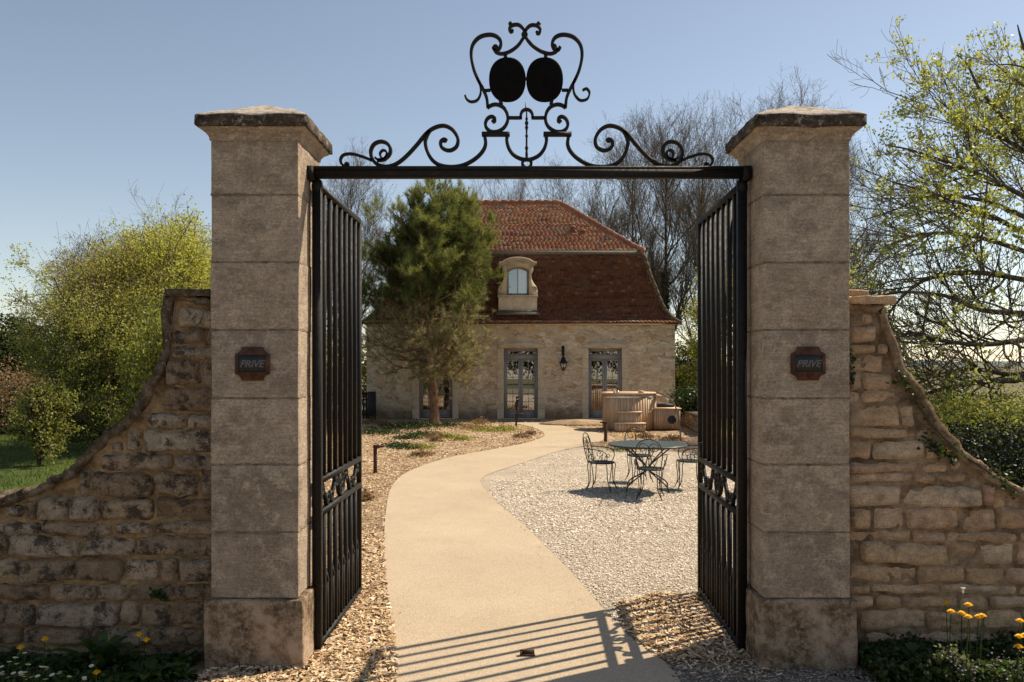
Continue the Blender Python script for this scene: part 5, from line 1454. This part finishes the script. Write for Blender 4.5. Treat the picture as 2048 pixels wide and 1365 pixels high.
hedge('light_tree_crown', 'pale green tree crown just right of the right pillar', 'tree', (PX(1705, 30), 30, 3.2), (1.5, 1.3, 3.0), 3000, .10, 'leaf_spring', 115, g3)
hedge('dark_hedge', 'distant dark trees low behind the right gate leaf', 'hedge', (PX(1378, 70), 70, 1.6), (3.5, 2, 2.6), 4500, .20, 'leaf_dark', 116, g3)
hedge('green_bush', 'green bush behind the slatted fence left of the house', 'shrub', (PX(690, 36), 36, 1.6), (3.2, 1.2, 1.9), 5200, .12, 'leaf_mid', 118, 'shrubs beside the house')
for i_, (x_, h_, lb_) in enumerate(((-14, 3.4, 'leftmost'), (-4.5, 3.0, 'left middle'), (5.0, 3.3, 'right middle'), (14.5, 3.6, 'rightmost'))):  # four trees added out of view to give the door glass dark reflections
    hedge('added_reflection_tree', 'broad dark tree added unseen behind the camera to darken the door glass reflections, %s of four' % lb_, 'tree', (x_, -24, h_), (5.2, 2.4, h_), 3600, .30, 'leaf_dark', 140 + i_, 'added trees behind the camera')
# light leafy tree between house corner and right gate
lt5 = leafy_tree('young_tree', 'young tree with sparse pale leaves between the house corner and right gate', 'tree', 96, 5.6, .07, (0, 0), (30, 200, 1300), 2.2, (30, 70), (.3, .2, .1), 2600, .085, 'leaf_spring', 'bark', .10, None, .2, stems=2, thin=1.2, group=g3)
lt5.location = (PX(1392, 34), 34, 0)

# ---- big sprawling tree on the right
TX, TY = 15.6, 21.9
r = np.random.default_rng(121)
bt = thing('maple_tree', 'large sprawling tree with long bare boughs and fresh leaves filling the right edge', 'tree', (TX, TY, 0))
lv = [trunk(r, 10.6, .34, .07, (-.3, .2), .006)]
def mids(px, py, Y): return (PX(px, Y * 1.5) - TX, Y * 1.5 - TY, PZ(py, Y * 1.5))
B_ = [((2190, 640, 14.6), (2048, 628, 14.0), (1960, 620, 13.6), (1890, 592, 13.2), (1800, 585, 12.9), (1735, 600, 12.7)),
      ((2190, 700, 14.6), (2060, 756, 14.2), (1980, 762, 13.9), (1900, 775, 13.6), (1850, 790, 13.3), (1812, 822, 13.2)),
      ((2190, 680, 14.6), (2048, 748, 15.0), (1950, 738, 15.2), (1880, 748, 15.0), (1830, 770, 14.8), (1800, 765, 14.7)),
      ((2190, 560, 14.6), (2040, 500, 14.8), (1930, 470, 15.0), (1840, 470, 15.2), (1770, 500, 15.3), (1725, 560, 15.3)),
      ((2190, 480, 14.6), (2060, 400, 14.4), (1960, 350, 14.2), (1880, 320, 14.0), (1820, 300, 13.9), (1770, 290, 13.8)),
      ((2190, 430, 14.6), (2080, 320, 14.8), (2010, 240, 15.0), (1960, 180, 15.1), (1935, 130, 15.2), (1915, 110, 15.2)),
      ((2190, 590, 14.6), (2048, 560, 13.8), (1940, 545, 13.0), (1850, 560, 12.6), (1790, 610, 12.4), (1770, 650, 12.4)),
      ((2190, 520, 14.6), (2060, 440, 15.4), (1960, 400, 15.8), (1860, 395, 16.2), (1790, 420, 16.4), (1730, 440, 16.5)),
      ((2190, 380, 14.6), (2140, 250, 14.4), (2080, 150, 14.2), (2050, 100, 14.2), (2040, 70, 14.2), (2035, 50, 14.2)),
      ((2190, 450, 14.6), (2100, 350, 15.2), (2030, 290, 15.6), (1960, 260, 15.8), (1900, 220, 16.0), (1870, 195, 16.0)),
      ((2190, 740, 14.6), (2100, 830, 14.2), (2050, 860, 13.8), (2000, 880, 13.5), (1960, 880, 13.4), (1935, 905, 13.4)),
      ((2190, 660, 14.6), (2048, 680, 13.4), (1960, 690, 12.8), (1880, 680, 12.5), (1820, 665, 12.3), (1780, 690, 12.2)),
      ((2190, 500, 14.6), (2060, 470, 13.8), (1980, 430, 13.3), (1900, 400, 13.0), (1840, 380, 12.8), (1790, 365, 12.7))]
P1 = np.array([cr([mids(*q) for q in b], 3)[:16] for b in B_]); R1 = np.tile(np.linspace(.085, .016, P1.shape[1]), (len(P1), 1)); R1[1] *= 1.2; R1[0] *= 1.1
# boughs on the far side so the tree is whole
P1b, R1b = grow(r, *lv[0], 12, .25, .85, (4, 7), (50, 85), .2, .3, P1.shape[1], .4, .014)
k = P1b[:, -1, 0] > .5
P1b, R1b = cull((P1b[k], R1b[k]), (TX, TY)); lv.append((np.concatenate([P1, P1b]), np.concatenate([R1, R1b])))
lv.append(cull(grow(r, *lv[1], 330, .15, .97, (1.2, 3.4), (18, 48), .30, .22, 8, .5, .010), (TX, TY)))
lv.append(cull(grow(r, *lv[2], 2100, .1, 1, (.6, 1.7), (18, 50), .30, .28, 6, .6, .007), (TX, TY)))
lv.append(cull(grow(r, *lv[3], 8500, .1, 1, (.2, .7), (20, 55), .35, .35, 4, .75, .0052), (TX, TY)))
branch_parts(bt, lv, (10, 6, 5, 4, 3), {'trunk': 'bark_dark', 'limb': 'bark', 'twig': 'bark_pale'})
P = lv[4][0]; idx = r.choice(len(P), 13000); pts = P[idx, 3]
pw = pts + np.array([TX, TY, 0]); pyy = CY - (pw[:, 2] - EYE) * F / pw[:, 1]; pxx = pw[:, 0] * F / pw[:, 1] + CX
dens = np.clip((560 - pyy) / 260, .10, 1) * np.clip((pxx - 1690) / 100, .3, 1) + .20 * (pyy > 740)
cl = vnoise(pts * 1.0, 9); kk = r.random(len(pts)) < dens * np.clip(.75 + cl * 1.0, 0.06, 1.2)
pts = pts[kk]; lf = MB(); leaves(lf, r, pts, .10, 8, .085, np.clip(.3 + .3 * vnoise(pts * 1.5, 4) + .35 * r.random(len(pts)), 0, 1)); lf.build('crown', M['leaf_pale'], bt)

# ---- the pine
r = np.random.default_rng(131)
YP = 27.35; pine = thing('pine_tree', 'tall bushy green pine in front of the house', 'pine tree', (PX(869, YP), YP, 0))
tp = cr([(0, 0, -.1), (-.02, 0, .8), (-.10, 0, 1.7), (-.22, 0, 2.6), (-.28, 0, 3.8), (-.24, 0, 5.0), (-.17, 0, 6.1), (-.12, 0, 7.0)], 3)
zz = tp[:, 2]; tr_ = np.interp(zz, [0, .3, 2, 4, 5.6, 7.0], [.20, .165, .135, .10, .055, .02])
lv = [(tp[None], tr_[None])]
def prof_r(z):  # crown radius by height
    return np.interp(z, [1.7, 2.4, 3.2, 4.2, 5.2, 6.0, 6.6, 7.2, 7.6], [1.15, 1.85, 2.2, 2.28, 2.2, 2.05, 1.8, 1.4, .85])
nb = 74; zb_ = np.sort(r.uniform(1.8, 6.9, nb)); az = np.arange(nb) * 2.4 + r.normal(0, .3, nb)
K = 9; PB = np.zeros((nb, K, 3)); RB = np.zeros((nb, K))
for i in range(nb):
    z0 = zb_[i]; tt = np.linspace(0, 1, K); hf = (z0 - 1.8) / 5.1
    rise = np.interp(hf, [0, .3, .6, 1], [.30, .75, 1.25, 1.1]); 
    ztip = min(z0 + rise, 7.45); rise = ztip - z0; L = prof_r(ztip) * r.uniform(.86, 1.08)
    x0 = np.interp(z0, zz, tp[:, 0])
    cv = tt ** (1.0 + .5 * hf)
    zc_ = z0 + rise * (cv if hf > .35 else (tt * .35 + .65 * tt ** 2.2)) - (.35 * np.sin(tt * 3.14) if hf < .3 else 0)
    PB[i, :, 0] = x0 + np.cos(az[i]) * L * tt; PB[i, :, 1] = np.sin(az[i]) * L * tt; PB[i, :, 2] = zc_
    PB[i, 1:] += np.cumsum(r.normal(0, .022, (K - 1, 3)), 0)
    RB[i] = np.linspace(.045 if hf < .5 else .032, .009, K)
lv.append((PB, RB))
lv.append(grow(r, PB, RB, 640, .22, 1, (.45, 1.05), (25, 65), .5, .35, 6, .6, .006))
lv.append(grow(r, *lv[2], 3200, .15, 1, (.2, .5), (20, 55), .7, .35, 4, .7, .004))
branch_parts(pine, lv, (12, 6, 5, 3), {'trunk': 'bark_pine', 'limb': 'bark_pine', 'twig': 'bark'}, split=[[0], [1, 2], [3]])
def tufts(mb, base, d, n_needle, L, wd, r, tone, droop=0.0):
    n = len(base); N_ = n * n_needle
    b = np.repeat(base, n_needle, 0); dd = np.repeat(d, n_needle, 0)
    off = r.uniform(0, .16, (N_, 1)); b = b + dd * off
    q = unit(dd * r.uniform(.35, 1.1, (N_, 1)) + unit(r.normal(size=(N_, 3))) * r.uniform(.5, 1.0, (N_, 1)))
    q[:, 2] -= droop
    q = unit(q); ll = r.uniform(L * .7, L * 1.2, (N_, 1)); sd = unit(np.cross(q, r.normal(size=(N_, 3)))) * wd
    V = np.stack([b - sd, b + sd, b + q * ll], 1)
    mb.add(V, np.arange(N_ * 3).reshape(-1, 3), np.clip(np.repeat(tone, n_needle) + r.normal(0, .12, N_), 0, 1))
P3, _ = lv[3]; P2 = lv[2][0]; P1_ = PB
tips = np.concatenate([P3[:, -1], P3[:, 2], P2[:, -1], P2[:, 3], P1_[:, -1]]); dirs = np.concatenate([unit(P3[:, -1] - P3[:, -2])] * 2 + [unit(P2[:, -1] - P2[:, -2])] * 2 + [unit(P1_[:, -1] - P1_[:, -2])])
extra = r.choice(len(P3), 2600); tips = np.concatenate([tips, P3[extra, 1] + r.normal(0, .09, (2600, 3))]); dirs = np.concatenate([dirs, unit(r.normal(size=(2600, 3)) + [0, 0, .8])])
dirs = unit(dirs + [0, 0, .35])
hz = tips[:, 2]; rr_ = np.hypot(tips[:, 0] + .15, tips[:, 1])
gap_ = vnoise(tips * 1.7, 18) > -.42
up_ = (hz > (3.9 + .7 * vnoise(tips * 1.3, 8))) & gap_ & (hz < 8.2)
mb = MB(); tufts(mb, tips[up_], dirs[up_], 28, .19, .0065, r, np.clip(.15 + .55 * (rr_[up_] / np.maximum(prof_r(hz[up_]), .3)) ** 2 + .25 * vnoise(tips[up_] * 1.6, 4), 0, 1))  # paler towards the crown edge: sunlit edges put into the needle tone
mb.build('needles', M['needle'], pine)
lo2 = (hz <= 4.4) & ~up_ & (r.random(len(tips)) < .62) & (rr_ > .55 + .25 * (hz > 3))
mb = MB(); tufts(mb, tips[lo2], unit(dirs[lo2] - [0, 0, .5]), 20, .16, .0058, r, r.random(lo2.sum()), .2)
mb.build('lower_needles', M['needle_dry'], pine)

# ---- low plants in the mulch bed
def creeper(px, py, w, h, label, mat='leaf_ivy', n=500, group='low plants in the mulch bed', name='creeping_plant', sz=.05):
    x, y = G(px, py); r = np.random.default_rng(int(px * 7 + py)); t = thing(name, label, 'ground plant', (x, y, 0), group=group)
    q = r.normal(size=(n, 3)) * [w * .45, w * .35, 0]; q[:, 2] = np.abs(r.normal(0, h * .5, n)) * np.exp(-(q[:, 0] ** 2 + q[:, 1] ** 2) / (w * w * .5))
    q[:, 2] += .02
    mb = MB(); leaves(mb, r, q, sz, 2, .03, None, .3); mb.build('leaves', M[mat], t)
    return t
cp_ = [(760, 868, .9, .14, 'dark creeping shrub by the left gate leaf end'), (800, 858, 1.2, .18, 'wide dark creeping shrub left of the pine trunk'), (835, 853, 1.0, .18, 'dark creeping shrub touching the pine trunk on its left'),
       (893, 853, .7, .15, 'green creeping shrub just right of the pine trunk'), (848, 872, .7, .12, 'green creeping plant in front of the pine'), (815, 878, .5, .08, 'small green plant left of centre in the mulch'),
       (790, 893, .4, .07, 'small grey green mat nearest the tall path light'), (812, 897, .45, .08, 'grey green mat right of the tall path light'), (985, 862, .8, .10, 'flat green creeping shrub near the bend of the path'),
       (1008, 861, .5, .12, 'round green tuft at the right end of the flat creeping shrub'), (897, 876, .35, .10, 'small green clump in the middle of the mulch bed'), (922, 880, .35, .08, 'small green clump right of the middle of the mulch bed'), (842, 897, .4, .06, 'thin grey green mat in the middle foreground of the bed')]
for i, (px, py, w_, h_, lb) in enumerate(cp_): creeper(px, py, w_, h_, lb, 'leaf_ivy' if i < 8 else 'leaf_mid', int(700 * w_))
for i, (px, py, w_, h_, lb) in enumerate([(870, 876, .35, .22, 'dry brown tuft in front of the pine'), (872, 884, .25, .18, 'second dry tuft below the one by the pine'), (945, 858, .7, .14, 'wide dry straw coloured tuft right of the pine'), (843, 912, .3, .12, 'dry reddish tuft at the path edge'), (1043, 876, .25, .16, 'dry tuft at the tip of the mulch bed'), (1062, 870, .2, .14, 'small dry tuft closest to the path bend'), (747, 848, .6, .2, 'pale dry grass by the slatted fence'), (728, 1000, .18, .14, 'dry tuft just past the open left gate'), (960, 848, .4, .2, 'reddish dry tuft against the house'),
      (1330, 886, .25, .14, 'dry brown tuft in the mulch behind the table'), (1345, 880, .3, .12, 'dark dry tuft left of the curved pole'), (1290, 876, .3, .15, 'dry tuft in front of the hot tub steps')]):
    creeper(px, py, w_, h_, lb, 'dry', int(500 * w_) + 60, 'dry tufts in the mulch beds', 'dry_tuft', .05)
creeper(1270, 872, .5, .18, 'small yellow flowering plant in front of the hot tub', 'yellow', 40, 'low plants in the mulch bed', 'yellow_flower_plant', .04)
creeper(1238, 903, .5, .10, 'green weed patch at the gravel edge behind the left chair', 'leaf_weed', 160, 'low plants in the mulch bed', 'creeping_plant', .04)
hp_ = thing('soil_mound', 'low mound of brown mulch beside the right french door', 'mound', (PX(1160, 27), 27.2, 0))
mb = MB(); mb.lathe([(1.5, -.02), (1.2, .06), (.7, .13), (.25, .16), (.001, .17)], 24); o = mb.build('mound', M['mulch'], hp_, None, True); o.scale = (1, .55, 1)

# ---- lawn blades (seen over the left wall)
mb = MB(); n = 22000; x = rng.uniform(-16, -6.3, n); y = rng.uniform(9.5, 23, n); hgt = rng.uniform(.03, .09, (n, 1)); a = rng.uniform(0, 6.28, n); d = np.stack([np.cos(a), np.sin(a), 0 * a], 1) * .008; b_ = np.stack([x, y, x * 0 - .03], 1); ln_ = rng.normal(0, .3, (n, 3)) * hgt; ln_[:, 2] = 0
mb.add(np.stack([b_ - d, b_ + d, b_ + ln_ + np.array([0, 0, 1]) * hgt], 1), np.arange(n * 3).reshape(-1, 3), rng.random(n)); tag(mb.build('grass_blades', M['grass']), 'short mown grass of the lawn beyond the left wall', kind='stuff')

# ---- verge plants at the foot of the walls
def blade_rosette(mb, r, c, n, L, wd, up, lobes=0):
    K = 7
    for i in range(n):
        a = r.uniform(0, 6.28); l = L * r.uniform(.6, 1.1); u = up * r.uniform(.6, 1.2); t = np.linspace(0, 1, K)
        rad = l * (t * math.cos(u)); z = l * (math.sin(u) * t - .55 * math.sin(u) * t ** 2.4)
        ce = np.stack([c[0] + rad * math.cos(a), c[1] + rad * math.sin(a), c[2] + z], 1)
        w = wd * np.sin(np.pi * np.clip(t * .9 + .06, 0, 1)) ** .7 * (1 + lobes * np.where(np.arange(K) % 2, .55, -.35))
        sd = np.array([-math.sin(a), math.cos(a), 0]) * w[:, None] * .5; lift = np.array([0, 0, 1]) * (w[:, None] * .2)
        V = np.concatenate([ce - sd + lift, ce, ce + sd + lift]); k = np.arange(K - 1)
        mb.add(V, np.concatenate([np.stack([k, k + 1, k + K + 1, k + K], 1), np.stack([k + K, k + K + 1, k + 2 * K + 1, k + 2 * K], 1)]), float(r.random()))
def dandelion(x, y, h, label, seed, rosette=True, lean=.03, group='dandelions', closed=False, z0=0):
    r = np.random.default_rng(seed); t = thing('dandelion', label, 'flower', (x, y, z0), r.uniform(0, 6), group)
    a = r.uniform(0, 6.28); tip = np.array([lean * math.cos(a), lean * math.sin(a), h])
    b = MB(); b.tube(cr([(0, 0, 0), (tip[0] * .3, tip[1] * .3, h * .5), tip], 4), .0028, 5); b.build('stem', M['leaf_grey' if closed else 'leaf_weed'], t)
    b = MB()
    if closed:
        b.lathe([(.003, -.012), (.007, -.004), (.006, .012), (.012, .022)], 8, tip); 
        for i in range(10):
            q = i * .63; b.tube([tip + [0, 0, .01], tip + [.014 * math.cos(q), .014 * math.sin(q), .024]], .0016, 3)
        b.build('seed_head', M['white'], t)
    else:
        for ring, (rad, z, m) in enumerate(((.026, 0, 24), (.021, .005, 20), (.015, .010, 16), (.008, .014, 8))):
            for i in range(m):
                q = (i + ring * .5) / m * 6.283; c, s_ = math.cos(q), math.sin(q); w = .0032
                V = [tip + [c * .002 + s_ * w * .5, s_ * .002 - c * w * .5, z], tip + [c * .002 - s_ * w * .5, s_ * .002 + c * w * .5, z], tip + [c * rad - s_ * w * .6, s_ * rad + c * w * .6, z + .004], tip + [c * rad + s_ * w * .6, s_ * rad - c * w * .6, z + .004]]
                b.add(V, np.array([[0, 1, 2, 3]]), float(r.random()))
        b.lathe([(.002, -.012), (.008, -.006), (.014, .001), (.010, .006), (.001, .010)], 10, tip, .9)
        b.build('flower_head', M['yellow'], t)
    if rosette:
        b = MB(); blade_rosette(b, r, (0, 0, .0), 9, .20, .045, .75, .8); b.build('leaf', M['leaf_weed'], t)
    return t
def at(px, py, Y): return (PX(px, Y), Y, PZ(py, Y))
for i, (px, py, Y, lb, ro) in enumerate([
    (86, 1283, 5.05, 'dandelion with a wide yellow head, left of the dark dock leaves', 1), (50, 1297, 5.0, 'dandelion flower furthest left by the left wall', 0), (281, 1268, 5.12, 'smaller upper dandelion of the pair near the left pillar', 0),
    (282, 1283, 5.0, 'dandelion directly below the upper one near the left pillar', 1), (193, 1350, 4.85, 'lowest dandelion among the daisies at the bottom left', 1)]):
    x, y, z = at(px, py, Y); dandelion(x, y, max(z, .06), lb, 200 + i, bool(ro))
for i, (px, py, Y, lb, ro) in enumerate([
    (1897, 1225, 4.93, 'leftmost dandelion of the tall clump by the right wall', 1), (1922, 1226, 4.96, 'second dandelion from the left in the tall clump by the right wall', 0), (1932, 1236, 4.90, 'middle lower dandelion in the tall clump by the right wall', 0),
    (1941, 1213, 4.97, 'tallest dandelion in the tall clump by the right wall', 1), (1960, 1231, 4.92, 'rightmost dandelion of the tall clump by the right wall', 0), (1951, 1235, 4.95, 'small dandelion tucked behind the rightmost of the tall clump', 0), (1897, 1208, 5.3, 'half hidden pale dandelion behind the tall clump', 0),
    (2031, 1274, 4.80, 'dandelion near the right picture edge, upper of the edge group', 1), (2034, 1296, 4.76, 'lowest dandelion at the right edge', 0), (2046, 1270, 4.83, 'dandelion cut by the right picture edge', 0), (2046, 1243, 4.9, 'small orange dandelion highest at the right edge', 0)]):
    x, y, z = at(px, py, Y); dandelion(x, y, z, lb, 220 + i, bool(ro), .02)
x, y, z = at(1919, 1180, 5.0); dandelion(x - .03, y, z, 'closed white seed head on a long pale stalk above the dandelions', 250, False, .05, None, True)
# dock and weeds left
r = np.random.default_rng(260)
for (px, Y, n_, L, wd, up, lb, lob) in ((205, 5.20, 44, .46, .06, 1.2, 'big dark dock plant with long pointed leaves against the left wall', 0), (300, 5.08, 22, .26, .07, .8, 'toothed dandelion leaves under the paired flowers', .7), (120, 5.18, 18, .20, .04, .8, 'dark weed tuft between the left dandelions', 0), (365, 5.1, 20, .15, .03, .8, 'low dark weeds beside the left pillar plinth', .5), (30, 5.2, 18, .18, .03, .8, 'dark weeds at the left picture edge', 0)):
    t = thing('weed_plant', lb, 'weed', (PX(px, Y), Y, 0), group='weeds along the walls'); b = MB(); blade_rosette(b, r, (0, 0, 0), n_, L, wd, up, lob); b.build('leaves', M['leaf_weed'], t)
for (px, Y, n_, L, wd, up, lb, lob) in ((1822, 5.15, 7, .26, .06, 1.0, 'toothed upright leaves in the ground cover right of the pillar', .9), (1880, 5.12, 8, .20, .05, .9, 'toothed leaves left of the dandelion clump', .9), (2000, 5.15, 8, .20, .05, .9, 'toothed leaves right of the dandelion clump', .9)):
    t = thing('weed_plant', lb, 'weed', (PX(px, Y), Y, .08), group='weeds along the walls'); b = MB(); blade_rosette(b, r, (0, 0, 0), n_, L, wd, up, lob); b.build('leaves', M['leaf_weed'], t)
def cover(name, label, n, x0, x1, y0, y1, h, size, mat, seed, edge=None):
    r = np.random.default_rng(seed); x = r.uniform(x0, x1, n); y = r.uniform(y0, y1, n)
    if edge is not None: k = edge(x, y); x, y = x[k], y[k]
    n = len(x); hh = h * (.6 + .4 * vnoise(np.stack([x * 4, y * 4, x * 0], 1), seed)) * np.clip((y - y0) / .12, .15, 1)
    p = np.stack([x, y, hh * r.random(n) ** .6], 1); mb = MB()
    leaves(mb, r, p, size, 1, .006, None, .5, .95)
    return tag(mb.build(name, M[mat]), label, kind='stuff')
cover('ground_cover', 'low weeds and grass filling the verge below the left wall', 9000, -4.6, -2.12, 4.55, 5.50, .085, .034, 'leaf_weed', 301, lambda x, y: y > 4.60 + .45 * np.clip((x + 3.0) / .9, 0, 1.1))
cover('ground_cover', 'dark glossy ground cover below the right wall', 15000, 2.27, 4.2, 4.78, 5.48, .20, .032, 'leaf_ivy', 302, lambda x, y: y > 4.95 - .25 * np.clip((x - 2.5), 0, 1))
cover('ground_cover', 'grey green flowering herbs at the bottom right corner', 12000, 2.62, 3.6, 4.5, 4.98, .36, .022, 'leaf_grey', 303, lambda x, y: y > 4.95 - .42 * (x - 2.6))
cover('ground_cover', 'mixed green weeds between herbs and ground cover on the right', 3600, 2.4, 3.3, 4.62, 5.05, .20, .034, 'leaf_weed', 304, lambda x, y: y > 4.98 - .35 * (x - 2.35))
cover('flowering_herbs', 'tiny violet and white flowers among the herbs at the bottom right', 420, 2.6, 3.6, 4.55, 4.98, .38, .013, 'violet', 305)
# daisies: one, then copies
r = np.random.default_rng(310)
dz = thing('daisy', 'x', 'flower', (0, 0, 0), group='white daisies in the left verge')
b = MB(); b.tube([(0, 0, 0), (.004, 0, .08)], .0013, 4); b.build('stem', M['leaf_weed'], dz)
b = MB()
for i in range(18):
    q = i / 18 * 6.283; c, s_ = math.cos(q), math.sin(q); w = .0024
    b.add(np.array([[.004 + c * .003 + s_ * w, s_ * .003 - c * w, .081], [.004 + c * .003 - s_ * w, s_ * .003 + c * w, .081], [.004 + c * .013 - s_ * w, s_ * .013 + c * w, .084], [.004 + c * .013 + s_ * w, s_ * .013 - c * w, .084]]), np.array([[0, 1, 2, 3]]))
b.build('petals', M['white'], dz)
b = MB(); b.lathe([(.004, .080), (.0045, .083), (.001, .086)], 8, (.004, 0, 0)); b.build('centre', M['yellow'], dz)
spots = [(22, 1318), (5, 1333), (15, 1326), (30, 1331), (50, 1331), (4, 1349), (40, 1352), (33, 1345), (45, 1347), (38, 1342), (45, 1357), (74, 1335), (78, 1337), (62, 1358), (70, 1355), (80, 1350), (118, 1350), (113, 1345), (120, 1347), (185, 1328), (172, 1354), (168, 1360), (130, 1355), (100, 1340), (48, 1308), (10, 1345), (90, 1361), (25, 1355)]
for i, (px, py) in enumerate(spots):
    Y = 4.88 - .12 * r.random(); zz_ = max(.02, PZ(py, Y)); s_ = r.uniform(.9, 1.25)
    o = dz if i == 0 else dup(dz, (0, 0, 0))
    o.location = (PX(px, Y), Y, zz_ - .08 * s_); o.rotation_euler = (r.uniform(-.25, .35), r.uniform(-.3, .3), r.uniform(0, 6)); o.scale = (s_,) * 3; o['label'] = 'small white daisy among the weeds at the bottom left'; o['group'] = 'white daisies in the left verge'
# ivy clumps and leaves on the right wall
def wall_ivy(label, pts, n, size, mat='leaf_ivy', sp=.03, name='ivy'):
    r = np.random.default_rng(len(label)); Y = 5.38
    c = cr([at(px, py, Y) for px, py in pts], 12); t = thing(name, label, 'ivy', tuple(c[0]))
    b = MB(); b.tube(c - c[0] + [0, .04, 0], .003, 4); b.build('stem', M['bark_dark'], t)
    p = (c - c[0])[r.integers(0, len(c), n)] + [0, .02, 0]; b = MB(); leaves(b, r, p, size, 1, sp, None, 0, .95); b.build('leaves', M[mat], t); return t
wall_ivy('dark green ivy clump on the face of the right wall with one orange leaf', [(1858, 880), (1872, 895), (1888, 905), (1914, 916)], 130, .030)
wall_ivy('trail of small ivy leaves along the sloping top of the right wall', [(1800, 740), (1830, 790), (1866, 846), (1918, 900), (1980, 944), (2046, 985)], 110, .020, 'leaf_ivy', .020)
wall_ivy('ivy sprig on the lower right wall slope', [(1980, 925), (2005, 950), (2015, 975), (2040, 990)], 90, .022)
wall_ivy('single round ivy leaf group high on the right wall', [(1796, 752), (1806, 765)], 14, .034)
wall_ivy('green fern tuft in the joint beside the right pillar', [(1702, 705), (1704, 735), (1703, 770)], 60, .030, 'leaf_ivy', .014, 'fern')
wall_ivy('small dark fern low on the left wall', [(300, 1187), (318, 1194), (333, 1202)], 70, .032, 'leaf_ivy', .014, 'fern')
t = wall_ivy('bright orange leaves in the ivy clump on the right wall', [(1886, 897), (1895, 908)], 5, .040, 'orange', .012, 'orange_leaf')
# dry vine stems on the left wall
for pts, lb in (([(350, 610), (346, 650), (338, 690), (330, 720), (340, 745), (380, 742), (420, 720)], 'dry bare vine creeping near the top of the left wall'), ([(418, 610), (408, 628), (396, 650), (372, 668), (345, 672)], 'thin dry vine hanging beside the left pillar')):
    c = cr([at(px, py, 5.40) for px, py in pts], 6); t = thing('dry_vine', lb, 'vine', tuple(c[0])); b = MB(); b.tube(c - c[0] + .006 * rng.normal(size=c.shape), .004, 5); b.build('stem', M['bark_pale'], t)
SC.cycles.use_adaptive_sampling = True
